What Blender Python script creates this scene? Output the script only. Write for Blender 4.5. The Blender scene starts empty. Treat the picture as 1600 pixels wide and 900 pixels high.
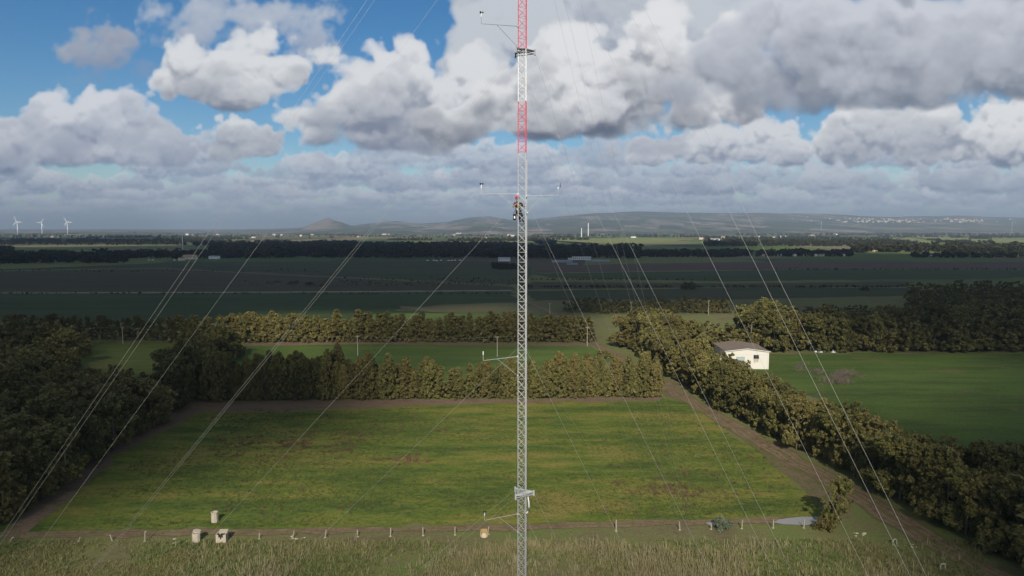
import bpy, bmesh, math, random
import numpy as np
from mathutils import Vector, Matrix

# ------------------------------------------------------------------ camera, light, exposure
C = bpy.context.scene.collection
SC = bpy.context.scene
PITCH = math.radians(4.93); F = 1067.0; HC = 56.0          # focal length in px of a 1600 px frame, height of the drone
cam = bpy.data.objects.new('camera', bpy.data.cameras.new('camera'))
C.objects.link(cam); SC.camera = cam
cam.location = (0, 0, HC); cam.rotation_euler = (math.radians(90) - PITCH, 0, 0)
cam.data.lens = 24.0; cam.data.sensor_width = 36.0; cam.data.clip_start = 0.1; cam.data.clip_end = 120000

EXPOSURE = 0.12
SC.view_settings.view_transform = 'Standard'; SC.view_settings.look = 'None'
SC.view_settings.exposure = EXPOSURE; SC.view_settings.gamma = 1.0
SC.view_settings.use_curve_mapping = False
SC.render.engine = 'CYCLES'
SC.cycles.use_denoising = True
SC.cycles.max_bounces = 8; SC.cycles.transparent_max_bounces = 24; SC.cycles.volume_bounces = 0
SC.cycles.volume_step_rate = 1.0

SUN_EL = math.radians(33.0); SUN_AZ = math.radians(1.3)     # light travels north (away from the viewer), a hair to the east
SDIR = Vector((math.sin(SUN_AZ)*math.cos(SUN_EL), math.cos(SUN_AZ)*math.cos(SUN_EL), -math.sin(SUN_EL)))
sun = bpy.data.objects.new('sun', bpy.data.lights.new('sun', 'SUN'))
C.objects.link(sun); sun.data.energy = 5.0; sun.data.angle = math.radians(0.53); sun.data.color = (1.0, 0.92, 0.80)
sun.rotation_euler = SDIR.to_track_quat('-Z', 'Y').to_euler()
SKY_STRENGTH = 0.082

def srgb(r, g, b): return tuple(((k/255 + .055)/1.055)**2.4 if k > 10 else k/255/12.92 for k in (r, g, b))

def at(px, py, z=0.0):
    """the point at height z that stands at a pixel of the photograph's frame"""
    r = (px-800)/F; u = (450-py)/F
    d = Vector((r, math.cos(PITCH)+u*math.sin(PITCH), -math.sin(PITCH)+u*math.cos(PITCH)))
    t = (z-HC)/d.z
    return Vector((d.x*t, d.y*t, z))
def atd(px, py, y):
    """the point at distance y to the north that stands at a pixel"""
    r = (px-800)/F; u = (450-py)/F
    d = Vector((r, math.cos(PITCH)+u*math.sin(PITCH), -math.sin(PITCH)+u*math.cos(PITCH)))
    return Vector((d.x*y/d.y, y, HC+d.z*y/d.y))
def pix(p):
    c, s = math.cos(PITCH), math.sin(PITCH)
    cy = p[1]*c-(p[2]-HC)*s; cz = p[1]*s+(p[2]-HC)*c
    return 800+F*p[0]/cy, 450-F*cz/cy, cy
def dist_of(py): return at(800, py).y

def sky_clouds(step=1.7):
    """Cumulus over the plain: each cloud is a small 3D density field, marched front to back while
    the sunlight (from behind the viewer, 33 degrees up) is attenuated on its way in.
    Returns linear rgb, coverage and the chart limits (a flat chart centred on the northern horizon)."""
    X0,X1,Y0,Y1=-120,1720,-150,372
    xs=np.arange(X0,X1,step,dtype=np.float32); ys=np.arange(Y0,Y1,step,dtype=np.float32)
    X,Y=np.meshgrid(xs,ys); Hh,W=X.shape
    N=64
    def worley3(G,seed):
        r=np.random.default_rng(seed); p=r.random((G,G,G,3)).astype(np.float32)
        c=np.arange(N,dtype=np.float32)*G/N; i=np.floor(c).astype(int); f=c-i
        d=np.full((N,N,N),9,np.float32)
        for a in (-1,0,1):
            for b in (-1,0,1):
                for e in (-1,0,1):
                    q=p[np.ix_((i+a)%G,(i+b)%G,(i+e)%G)]
                    d=np.minimum(d,(a+q[...,0]-f[:,None,None])**2+(b+q[...,1]-f[None,:,None])**2+(e+q[...,2]-f[None,None,:])**2)
        return 1-np.sqrt(d)
    def value3(G,seed):
        r=np.random.default_rng(seed); p=r.random((G,G,G)).astype(np.float32)
        c=np.arange(N,dtype=np.float32)*G/N; i=np.floor(c).astype(int); f=c-i; f=f*f*(3-2*f); j=(i+1)%G
        p=p[i]*(1-f)[:,None,None]+p[j]*f[:,None,None]; p=p[:,i]*(1-f)[None,:,None]+p[:,j]*f[None,:,None]
        return p[:,:,i]*(1-f)+p[:,:,j]*f
    WO=worley3(4,1)*.55+worley3(8,2)*.28+worley3(16,3)*.17; WO=(WO-WO.mean())/WO.std()
    VA=value3(4,4)*.5+value3(8,5)*.28+value3(16,6)*.15+value3(32,7)*.09; VA=(VA-VA.mean())/VA.std()
    T3=np.stack([WO,VA],-1).astype(np.float32).reshape(-1,2)
    def samp(x,y,z):
        x=x%N;y=y%N;z=z%N
        i=x.astype(np.int32);j=y.astype(np.int32);k=z.astype(np.int32)
        fx=(x-i)[...,None];fy=(y-j)[...,None];fz=(z-k)[...,None]; i%=N;j%=N;k%=N
        i1=(i+1)%N;j1=(j+1)%N;k1=(k+1)%N
        g=lambda a,b,c:T3[(a*N+b)*N+c]
        return (((g(i,j,k)*(1-fx)+g(i1,j,k)*fx)*(1-fy)+(g(i,j1,k)*(1-fx)+g(i1,j1,k)*fx)*fy)*(1-fz)
               +((g(i,j,k1)*(1-fx)+g(i1,j,k1)*fx)*(1-fy)+(g(i,j1,k1)*(1-fx)+g(i1,j1,k1)*fx)*fy)*fz)
    sm=lambda a,b,x:(lambda t:t*t*(3-2*t))(np.clip((x-a)/(b-a),0,1))
    lin=lambda c:np.array([((k/255+.055)/1.055)**2.4 for k in c],np.float32)
    RGB=np.zeros((Hh,W,3),np.float32); A=np.zeros((Hh,W),np.float32)
    def shift_rows(a,s):
        i=int(math.floor(s)); f=s-i
        b=np.zeros_like(a); c=np.zeros_like(a)
        if i<a.shape[0]: b[i:]=a[:a.shape[0]-i]
        if i+1<a.shape[0]: c[i+1:]=a[:a.shape[0]-i-1]
        return b*(1-f)+c*f
    def cloud(blobs,base,scale,hi,lo,seed,amp=.36,dens=1.0,veil=0.,opac=1.,fine=.085,soft=.30,flat=10,sun=1.,blot=.55):
        b=np.array(blobs,np.float32); m=scale*1.0
        ax0=max(0,int((b[:,0]-b[:,2]).min()-m-X0)/step); ax1=((b[:,0]+b[:,2]).max()+m-X0)/step
        ay0=max(0,((b[:,1]-b[:,3]).min()-m-Y0)/step); ay1=(base+flat+22-Y0)/step
        sl=(slice(max(0,int(ay0)),int(max(0,min(Hh,ay1)))),slice(max(0,int(ax0)),int(max(0,min(W,ax1)))))
        x=X[sl];y=Y[sl]
        if x.size==0: return
        r=np.random.default_rng(seed)
        rz=np.minimum(b[:,2],b[:,3])*1.0; cz=(r.random(len(b))-.5)*scale*.8
        z0=(cz-rz).min()-scale*.3; z1=(cz+rz).max()
        dz=max(scale/9,(z1-z0)/30); n=int((z1-z0)/dz)+1
        tv=np.ones_like(x); tl=np.zeros_like(x); acc=np.zeros_like(x); alp=np.zeros_like(x)
        k=8.0/scale; q=N/(7*scale)                       # one large billow per `scale`
        n2=samp(x/9,y/9,x*0+seed*3.3)
        bb=base+n2[...,1]*0+samp(x/3.5,x*0+seed,x*0+3.)[...,1]*flat*.5
        shade=1.08-blot*.87+blot*sm(-1.1,.9,samp(x/6.5,y/4.5,x*0+seed*1.7)[...,1])
        for s_ in range(n):
            z=z0+(s_+.5*0+.5)*dz
            f=np.zeros_like(x)
            for (cx,cy,rx,ry),c_z,r_z in zip(b,cz,rz):
                d=(1-np.sqrt(((x-cx)/rx)**2+((y-cy)/ry)**2+((z-c_z)/r_z)**2))*min(rx,ry)
                f+=np.exp(np.clip(d*k,-40,14))
            f=np.log(f+1e-16)/k-scale*.13
            act=f>-scale*1.3
            if not act.any(): 
                tl=shift_rows(tl,dz*.65/step); continue
            w=samp(x*q+seed*7.7,y*q*1.1+seed*3.1,z*q+seed+0*x)
            w2=samp(x*q*3.7+seed,y*q*3.9,z*q*3.7+0*x)
            low=1-sm(2,scale*.8,bb-y)
            f=f+scale*(amp*(w[...,0]*.6+w[...,1]*.25)*(1-.92*low)+fine*(w2[...,0]*.6+w2[...,1]*.6)*(1-.4*low))
            f=np.minimum(f,(bb-y)*.8+w2[...,1]*4+w[...,0]*3+2)
            rho=np.clip(f/(soft*scale),0,1)*dens
            ds=dz/scale
            tl=shift_rows(tl,dz*.65/step)
            tsun=tl+rho*ds*2.2
            light=sun*(.58*np.exp(-tsun*2.1)+.42*np.exp(-tsun*.55))*shade
            a=1-np.exp(-rho*ds*9.0)
            acc+=tv*a*light; alp+=tv*a; tv=tv*(1-a)
            tl=tl+rho*ds*4.4
        v=acc/np.maximum(alp,1e-4)
        h=np.clip((bb-y)/(scale*2.6+20),0,1)              # skylight comes from above
        v=(.80*v+.06)*(.45+.55*h**.7)+.22*h
        v=(np.clip((v-.08)/.56,0,1)**.92)[...,None]
        c=lin(lo)*(1-v)+lin(hi)*v
        if veil: c=c*(1-veil)+lin((140,159,188))*veil
        a=(alp*opac)
        RGB[sl]=c*a[...,None]+RGB[sl]*(1-a[...,None]); A[sl]=a+A[sl]*(1-a)
    # low field that closes up towards the horizon: many small flat cumulus in rows, far rows first
    r=np.random.default_rng(17)
    hz=sm(272,356,Y)*.84
    pale=lin((134,156,188)); RGB[:]=pale*hz[...,None]; A[:]=hz
    for (yb,sc,nn,ve,op) in ((340,6,64,.50,.6),(332,8,64,.34,.72),(321,11,58,.22,.85),(308,15,50,.12,.88),(293,18,30,.10,.85),(275,22,20,.05,.9),(256,27,11,.02,.9)):
        for i in range(nn):
            cx=X0+(X1-X0)*(i+r.random())/nn; w=sc*(1.6+2.4*r.random()); y=yb+r.normal()*sc*.3
            bl=[(cx+(r.random()-.5)*w*1.7,y-sc*(.3+.5*r.random()),w*(.4+.45*r.random()),sc*(.5+.5*r.random())) for _ in range(4)]
            g=r.random()
            cloud(bl,y,sc,(216+14*g,221+11*g,229+8*g),(140,156,182),seed=200+i+yb,veil=ve,opac=op*(.75+.25*r.random()),flat=4,soft=.3,fine=.14)
    wisp=dict(dens=.35,soft=.9,amp=.6,fine=.25)
    cloud([(182,68,50,26),(150,90,44,26)],112,34,(172,178,190),(128,142,170),61,**wisp)
    cloud([(195,105,40,16),(120,130,50,16)],130,30,(150,165,190),(120,140,175),62,opac=.6,**wisp)
    cloud([(330,8,66,26),(430,28,76,30),(480,75,44,44),(300,40,50,24)],110,40,(190,198,210),(130,148,180),64,**wisp)
    cloud([(110,215,120,52),(200,195,80,50),(90,165,30,20),(30,220,70,45),(250,230,70,40),(-40,250,90,70)],262,50,(224,227,233),(128,142,168),71,veil=.08)
    cloud([(385,212,52,34),(420,202,26,22),(350,236,36,24)],253,32,(226,229,232),(120,134,158),74,veil=.03)
    cloud([(360,122,95,56),(415,95,72,48),(310,104,60,40),(462,98,48,40),(403,58,18,22),(270,132,40,32)],183,52,(226,228,231),(120,130,150),77)
    cloud([(1090,225,90,34),(1010,236,60,28),(1190,212,60,30),(1230,236,56,30)],266,32,(226,228,232),(124,137,160),81,veil=.08)
    cloud([(1320,225,60,44),(1330,195,26,30),(1440,215,80,50),(1550,210,90,50),(1470,180,40,34),(1600,220,90,52),(1425,178,30,22)],264,40,(232,233,235),(118,131,155),84)
    cloud([(1300,278,70,20),(1520,282,110,24),(1100,290,90,20)],306,24,(208,214,222),(126,141,166),87,veil=.15)
    cloud([(770,60,64,80),(740,30,30,36),(860,30,120,90),(960,30,150,100),(1080,40,110,84)],230,64,(200,206,214),(120,134,160),95,soft=.3,sun=.85)
    cloud([(610,150,88,80),(560,170,80,66),(600,92,60,38),(500,190,50,44),(680,190,80,62),(740,140,60,56),(640,215,90,30)],246,56,(226,228,231),(114,126,150),91)
    cloud([(835,150,90,76),(900,130,110,80),(705,200,66,42),(822,108,38,34),(950,170,130,55),(1040,130,110,66),(1010,60,80,60),(1110,150,80,46),(1130,90,60,60),(1045,165,80,40)],226,60,(232,233,235),(98,107,126),99)
    cloud([(1120,138,56,36),(1180,100,76,66),(1290,60,150,100),(1430,50,170,100),(1580,60,170,105),(1240,0,100,60),(1700,40,160,110),(1330,118,190,56),(1500,108,190,60),(1190,135,90,46),(1420,85,160,90),(1075,140,50,40),(1255,125,95,66)],184,88,(206,210,219),(104,114,132),103,flat=18,soft=.30,fine=.07,amp=.30,blot=.28)
    return RGB,A,X,Y

# ------------------------------------------------------------------ node helpers
class NT:
    def __init__(s, tree): s.t = tree; s.n = tree.nodes; s.l = tree.links
    def new(s, typ, **kw):
        n = s.n.new(typ)
        for k, v in kw.items(): setattr(n, k, v)
        return n
    def put(s, sock, v):
        if isinstance(v, bpy.types.NodeSocket): s.l.new(v, sock)
        elif v is not None:
            try: sock.default_value = v
            except TypeError: sock.default_value = (*v, 1.0)
    def math(s, op, a, b=None, c=None, clamp=False):
        n = s.new('ShaderNodeMath', operation=op, use_clamp=clamp)
        for i, v in enumerate((a, b, c)):
            if v is not None: s.put(n.inputs[i], v)
        return n.outputs[0]
    def mix(s, f, a, b, blend='MIX'):
        n = s.new('ShaderNodeMix', data_type='RGBA', blend_type=blend)
        s.put(n.inputs[0], f); s.put(n.inputs[6], a if isinstance(a, bpy.types.NodeSocket) else (*a[:3], 1)); s.put(n.inputs[7], b if isinstance(b, bpy.types.NodeSocket) else (*b[:3], 1))
        return n.outputs[2]
    def ramp(s, f, stops, interp='LINEAR'):
        n = s.new('ShaderNodeValToRGB'); e = n.color_ramp.elements; n.color_ramp.interpolation = interp
        while len(e) < len(stops): e.new(.5)
        for q, (p, c) in zip(e, stops): q.position = p; q.color = (*c[:3], 1) if not isinstance(c, (int, float)) else (c, c, c, 1)
        s.put(n.inputs[0], f); return n.outputs[0]
    def map(s, v, scale=(1, 1, 1), loc=(0, 0, 0), rot=(0, 0, 0)):
        n = s.new('ShaderNodeMapping'); s.l.new(v, n.inputs[0])
        n.inputs[1].default_value = loc; n.inputs[2].default_value = rot; n.inputs[3].default_value = scale
        return n.outputs[0]
    def noise(s, v, scale, detail=5, rough=.55, dist=0.0):
        n = s.new('ShaderNodeTexNoise'); s.put(n.inputs['Vector'], v)
        n.inputs['Scale'].default_value = scale; n.inputs['Detail'].default_value = detail
        n.inputs['Roughness'].default_value = rough; n.inputs['Distortion'].default_value = dist
        return n.outputs[0]
    def vor(s, v, scale, out=0, feature='F1', rand=1.0):
        n = s.new('ShaderNodeTexVoronoi', feature=feature); s.put(n.inputs['Vector'], v)
        n.inputs['Scale'].default_value = scale; n.inputs['Randomness'].default_value = rand
        return n.outputs[out]
    def mapr(s, v, a, b, c=0., d=1.):
        n = s.new('ShaderNodeMapRange', clamp=True); s.put(n.inputs[0], v)
        for i, k in enumerate((a, b, c, d)): s.put(n.inputs[i+1], k)
        return n.outputs[0]

# ------------------------------------------------------------------ the sky: Nishita blue with the clouds of the day
def build_world():
    w = bpy.data.worlds.new('World'); SC.world = w; w.use_nodes = True
    t = NT(w.node_tree); t.n.clear()
    RGB, A, X, Y = sky_clouds()
    AZ, E0, E1, WI, HI = 46.0, -2.0, 28.0, 1680, 548
    az = np.radians(np.linspace(-AZ, AZ, WI))[None, :]; el = np.radians(np.linspace(E0, E1, HI))[:, None]
    dx = np.sin(az)*np.cos(el); dy = np.cos(az)*np.cos(el); dz = np.sin(el)+0*az
    cy = dy*math.cos(PITCH)-dz*math.sin(PITCH); cz = dy*math.sin(PITCH)+dz*math.cos(PITCH)
    gx = (800+F*dx/cy-X[0, 0])/(X[0, 1]-X[0, 0]); gy = (450-F*cz/cy-Y[0, 0])/(Y[1, 0]-Y[0, 0])
    edge = np.clip(np.minimum(np.minimum(gx, A.shape[1]-1-gx)/40, gy/40), 0, 1)
    gx = np.clip(gx, 0, A.shape[1]-1.001); gy = np.clip(gy, 0, A.shape[0]-1.001)
    i = gy.astype(int); j = gx.astype(int); fy = (gy-i)[..., None]; fx = (gx-j)[..., None]
    src = np.concatenate([RGB, A[..., None]], -1)
    im = (src[i, j]*(1-fx)+src[i, j+1]*fx)*(1-fy)+(src[i+1, j]*(1-fx)+src[i+1, j+1]*fx)*fy
    im = im.astype(np.float32)
    img = bpy.data.images.new('cloud_chart', WI, HI, alpha=True, float_buffer=True)
    img.colorspace_settings.name = 'Non-Color'; img.alpha_mode = 'CHANNEL_PACKED'
    al = np.clip(im[..., 3], 0, 1)
    im[..., :3] = im[..., :3]/np.maximum(al, 1e-3)[..., None]
    im[..., 3] = al
    img.pixels.foreach_set(im.ravel()); img.update()
    tc = t.new('ShaderNodeTexCoord'); d = tc.outputs['Generated']
    sp = t.new('ShaderNodeSeparateXYZ'); t.l.new(d, sp.inputs[0])
    azn = t.math('ARCTAN2', sp.outputs[0], sp.outputs[1])
    eln = t.math('ARCSINE', sp.outputs[2])
    u = t.math('MULTIPLY_ADD', azn, 1/math.radians(2*AZ), .5)
    v = t.math('MULTIPLY_ADD', t.math('SUBTRACT', eln, math.radians(E0)), 1/math.radians(E1-E0), 0.0)
    cv = t.new('ShaderNodeCombineXYZ'); t.l.new(u, cv.inputs[0]); t.l.new(v, cv.inputs[1])
    ti = t.new('ShaderNodeTexImage', image=img, extension='EXTEND', interpolation='Cubic'); t.l.new(cv.outputs[0], ti.inputs[0])
    inside = t.math('MULTIPLY', t.mapr(t.math('ABSOLUTE', azn), math.radians(AZ), math.radians(AZ-4)), t.mapr(eln, math.radians(E1), math.radians(E1-4)))
    # the rest of the sky: plain procedural cumulus
    sc = t.new('ShaderNodeVectorMath', operation='MULTIPLY_ADD')
    iz = t.math('DIVIDE', 1.0, t.math('ADD', t.math('MAXIMUM', sp.outputs[2], 0.0), .12))
    px = t.math('MULTIPLY', sp.outputs[0], iz); py = t.math('MULTIPLY', sp.outputs[1], iz)
    c2 = t.new('ShaderNodeCombineXYZ'); t.l.new(px, c2.inputs[0]); t.l.new(py, c2.inputs[1])
    n1 = t.noise(c2.outputs[0], 1.1, 8, .56); n2 = t.noise(t.map(c2.outputs[0], loc=(.08, .06, 0)), 1.1, 8, .56)
    cov2 = t.mapr(n1, .47, .58); lit2 = t.math('MULTIPLY_ADD', t.math('SUBTRACT', n1, n2), 4.0, .55, clamp=True)
    col2 = t.mix(lit2, srgb(120, 130, 148), srgb(215, 218, 222))
    sk = t.new('ShaderNodeTexSky', sky_type='NISHITA', sun_disc=False, sun_elevation=SUN_EL,
               sun_rotation=math.pi+SUN_AZ, altitude=60, air_density=1.0, dust_density=.1, ozone_density=3.0)
    b0 = t.new('ShaderNodeBackground'); hs = t.new('ShaderNodeHueSaturation'); hs.inputs['Saturation'].default_value = 1.30; hs.inputs['Value'].default_value = .95; t.l.new(sk.outputs[0], hs.inputs['Color']); t.l.new(hs.outputs[0], b0.inputs[0]); b0.inputs[1].default_value = SKY_STRENGTH
    b1 = t.new('ShaderNodeBackground'); b1.inputs[1].default_value = 2.0**(-EXPOSURE)
    t.put(b1.inputs[0], t.mix(inside, col2, ti.outputs[0]))
    cov = t.math('ADD', t.math('MULTIPLY', inside, ti.outputs[1]), t.math('MULTIPLY', t.math('SUBTRACT', 1.0, inside), cov2))
    mx = t.new('ShaderNodeMixShader'); t.l.new(cov, mx.inputs[0]); t.l.new(b0.outputs[0], mx.inputs[1]); t.l.new(b1.outputs[0], mx.inputs[2])
    o = t.new('ShaderNodeOutputWorld'); t.l.new(mx.outputs[0], o.inputs[0])
build_world()

# ------------------------------------------------------------------ object helpers
def tag(o, label=None, cat=None, group=None, kind=None):
    if label: o['label'] = label
    if cat: o['category'] = cat
    if group: o['group'] = group
    if kind: o['kind'] = kind
    return o
def thing(name, loc, label, cat, group=None, rz=0.0):
    o = bpy.data.objects.new(name, None); C.objects.link(o); o.empty_display_size = .3
    o.location = loc; o.rotation_euler = (0, 0, rz)
    return tag(o, label, cat, group)
def link(name, me, mats, parent=None):
    o = bpy.data.objects.new(name, me); C.objects.link(o)
    for m in (mats if isinstance(mats, (list, tuple)) else [mats]): me.materials.append(m)
    if parent: o.parent = parent
    return o
def dup(o, parent=None):
    c = o.copy(); C.objects.link(c)
    if parent: c.parent = parent
    for ch in o.children: dup(ch, c)
    return c
class MB:
    """collects boxes, bars, tubes and lathes; build() links them as ONE mesh object"""
    def __init__(s): s.v = []; s.f = []; s.m = []; s.cur = 0
    def add(s, vs, fs):
        b = len(s.v); s.v += [tuple(q) for q in vs]; s.f += [tuple(b+i for i in f) for f in fs]; s.m += [s.cur]*len(fs); return s
    def box(s, c, d, rz=0.0, taper=1.0):
        vs = []; co, si = math.cos(rz), math.sin(rz)
        for z in (-1, 1):
            k = taper if z > 0 else 1.0
            for x, y in ((-1, -1), (1, -1), (1, 1), (-1, 1)):
                X_, Y_ = x*d[0]/2*k, y*d[1]/2*k
                vs.append((c[0]+X_*co-Y_*si, c[1]+X_*si+Y_*co, c[2]+z*d[2]/2))
        return s.add(vs, [(3, 2, 1, 0), (4, 5, 6, 7), (0, 1, 5, 4), (1, 2, 6, 5), (2, 3, 7, 6), (3, 0, 4, 7)])
    def bar(s, a, b, r, n=6, r2=None, caps=True):
        a = Vector(a); b = Vector(b); d = (b-a)
        if d.length < 1e-6: return s
        q = d.to_track_quat('Z', 'Y'); r2 = r if r2 is None else r2
        vs = [a+q @ Vector((math.cos(2*math.pi*i/n)*r, math.sin(2*math.pi*i/n)*r, 0)) for i in range(n)]
        vs += [b+q @ Vector((math.cos(2*math.pi*i/n)*r2, math.sin(2*math.pi*i/n)*r2, 0)) for i in range(n)]
        fs = [(i, (i+1) % n, n+(i+1) % n, n+i) for i in range(n)]
        if caps: fs += [tuple(range(n-1, -1, -1)), tuple(range(n, 2*n))]
        return s.add(vs, fs)
    def tube(s, pts, rs, n=8):
        pts = [Vector(p) for p in pts]
        if isinstance(rs, (int, float)): rs = [rs]*len(pts)
        vs = []; fs = []; up = Vector((0.03, .02, 1))
        for i, p in enumerate(pts):
            d = (pts[min(i+1, len(pts)-1)]-pts[max(i-1, 0)]).normalized()
            a = d.cross(up)
            if a.length < .05: a = d.cross(Vector((1, 0, 0)))
            a.normalize(); b_ = d.cross(a)
            vs += [p+(a*math.cos(2*math.pi*k/n)+b_*math.sin(2*math.pi*k/n))*rs[i] for k in range(n)]
        for i in range(len(pts)-1):
            fs += [(i*n+k, i*n+(k+1) % n, (i+1)*n+(k+1) % n, (i+1)*n+k) for k in range(n)]
        fs += [tuple(range(n-1, -1, -1)), tuple((len(pts)-1)*n+k for k in range(n))]
        return s.add(vs, fs)
    def lathe(s, c, prof, n=16, squash=1.0):
        vs = []; fs = []
        for r, z in prof: vs += [(c[0]+math.cos(2*math.pi*k/n)*r, c[1]+math.sin(2*math.pi*k/n)*r*squash, c[2]+z) for k in range(n)]
        for i in range(len(prof)-1): fs += [(i*n+k, i*n+(k+1) % n, (i+1)*n+(k+1) % n, (i+1)*n+k) for k in range(n)]
        return s.add(vs, fs)
    def mat(s, i): s.cur = i; return s
    def build(s, name, mats, parent=None, smooth=False):
        me = bpy.data.meshes.new(name); me.from_pydata(s.v, [], s.f); me.update()
        o = link(name, me, mats, parent)
        me.polygons.foreach_set('material_index', s.m)
        if smooth: me.polygons.foreach_set('use_smooth', [True]*len(me.polygons))
        return o
def np_mesh(name, verts, quads, mats, parent=None, col=None, tri=False):
    me = bpy.data.meshes.new(name); n = 3 if tri else 4
    me.vertices.add(len(verts)); me.vertices.foreach_set('co', np.ascontiguousarray(verts, np.float32).ravel())
    q = np.ascontiguousarray(quads, np.int32)
    me.loops.add(q.size); me.loops.foreach_set('vertex_index', q.ravel())
    me.polygons.add(len(q)); me.polygons.foreach_set('loop_start', np.arange(0, q.size, n, dtype=np.int32))
    if col is not None:
        a = me.attributes.new('shade', 'FLOAT', 'FACE'); a.data.foreach_set('value', np.ascontiguousarray(col, np.float32))
    me.update(calc_edges=True); me.validate()
    return link(name, me, mats, parent)

# ------------------------------------------------------------------ materials
def plain(name, col, rough=.7, var=.12, scale=3.0, metal=0.0, bump=0.0):
    m = bpy.data.materials.new(name); m.use_nodes = True; t = NT(m.node_tree); b = t.n['Principled BSDF']
    tc = t.new('ShaderNodeTexCoord'); n = t.noise(tc.outputs['Object'], scale, 5, .6)
    c = t.mix(n, [k*(1-var) for k in col], [min(1, k*(1+var)) for k in col])
    n2 = t.noise(tc.outputs['Object'], scale*7, 3, .6)
    t.put(b.inputs['Base Color'], t.mix(t.mapr(n2, .35, .7), c, [k*(1-var*.8) for k in col]))
    b.inputs['Roughness'].default_value = rough; b.inputs['Metallic'].default_value = metal
    b.inputs['Specular IOR Level'].default_value = .3
    if bump:
        bp = t.new('ShaderNodeBump'); bp.inputs['Strength'].default_value = bump; bp.inputs['Distance'].default_value = .05
        t.put(bp.inputs['Height'], n2); t.l.new(bp.outputs[0], b.inputs['Normal'])
    return m
def soil(name, cols, big=30.0, streak=(1, 1), rows=None, tuft=.8, bump=.5, patch=None, weeds=None):
    """field ground: colours drift over tens of metres, streaked along the drilling, broken up by tufts"""
    m = bpy.data.materials.new(name); m.use_nodes = True; t = NT(m.node_tree); b = t.n['Principled BSDF']
    g = t.new('ShaderNodeNewGeometry').outputs['Position']
    p = t.map(g, scale=(streak[0], streak[1], 1))
    n1 = t.noise(p, 1/big, 6, .62, .6); n2 = t.noise(t.map(p, loc=(71, 33, 0)), 3.3/big, 5, .6); n3 = t.noise(g, 1/tuft, 5, .7)
    f = t.math('MULTIPLY_ADD', t.math('SUBTRACT', n2, .5), .9, n1)
    n4 = t.noise(p, .45/tuft, 4, .7); f = t.math('MULTIPLY_ADD', t.math('SUBTRACT', n3, .5), .5, t.math('MULTIPLY_ADD', t.math('SUBTRACT', n4, .5), .5, f))
    k = len(cols); c = t.ramp(f, [(.30+.40*i/(k-1), q) for i, q in enumerate(cols)])
    if patch:                                   # (colour, size, threshold)
        for q, sz, th in patch:
            pn = t.noise(t.map(g, scale=(.8, 1.25, 1), loc=(sz*3, sz*1.7, 0)), 1/sz, 6, .62, .4)
            c = t.mix(t.mapr(t.math('MULTIPLY_ADD', t.math('SUBTRACT', n3, .5), .35, pn), th, th+.09), c, q)
    if rows:
        wv = t.new('ShaderNodeTexWave', wave_type='BANDS', bands_direction='Y'); t.put(wv.inputs['Vector'], t.map(g, rot=(0, 0, rows[1])))
        wv.inputs['Scale'].default_value = rows[0]; wv.inputs['Distortion'].default_value = 2.5; wv.inputs['Detail'].default_value = 3; wv.inputs['Detail Scale'].default_value = .3
        c = t.mix(t.math('MULTIPLY', wv.outputs[1], rows[2]), c, [k_*.55 for k_ in cols[0]])
    dark = t.mapr(t.noise(g, 1.5/tuft, 5, .8), .30, .62, .50, 1.22)
    c = t.mix(1.0, c, t.mix(dark, (0, 0, 0), (1, 1, 1)), 'MULTIPLY')
    t.put(b.inputs['Base Color'], c); b.inputs['Roughness'].default_value = .9; b.inputs['Specular IOR Level'].default_value = .08
    if bump:
        bp = t.new('ShaderNodeBump'); bp.inputs['Strength'].default_value = bump; bp.inputs['Distance'].default_value = .35
        t.put(bp.inputs['Height'], t.math('ADD', n3, t.noise(g, .35/tuft, 3, .6))); t.l.new(bp.outputs[0], b.inputs['Normal'])
    return m
def track_soil(name, base, verge):
    """dirt with two wheel ruts, a grassy crown and ragged edges"""
    m = base.copy(); m.name = name; t = NT(m.node_tree); b = t.n['Principled BSDF']; old = b.inputs['Base Color'].links[0].from_socket
    uv = t.new('ShaderNodeUVMap'); sp = t.new('ShaderNodeSeparateXYZ'); t.l.new(uv.outputs[0], sp.inputs[0]); g = t.new('ShaderNodeNewGeometry').outputs['Position']
    d = t.math('ABSOLUTE', t.math('SUBTRACT', sp.outputs[0], .5)); n = t.noise(g, 1.1, 5, .7); n2 = t.noise(g, .3, 4, .6)
    k = t.math('MULTIPLY_ADD', t.math('SUBTRACT', n, .5), .16, d); k = t.math('MULTIPLY_ADD', t.math('SUBTRACT', n2, .5), .14, k)
    crown = t.mapr(k, .13, .05); edge = t.mapr(k, .36, .46); rut = t.math('MULTIPLY', t.mapr(t.math('ABSOLUTE', t.math('SUBTRACT', k, .24)), .07, .02), .45)
    c = t.mix(rut, old, (.085, .058, .038)); c = t.mix(t.math('MAXIMUM', t.math('MULTIPLY', crown, .75), edge), c, verge)
    t.put(b.inputs['Base Color'], c); return m
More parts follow.
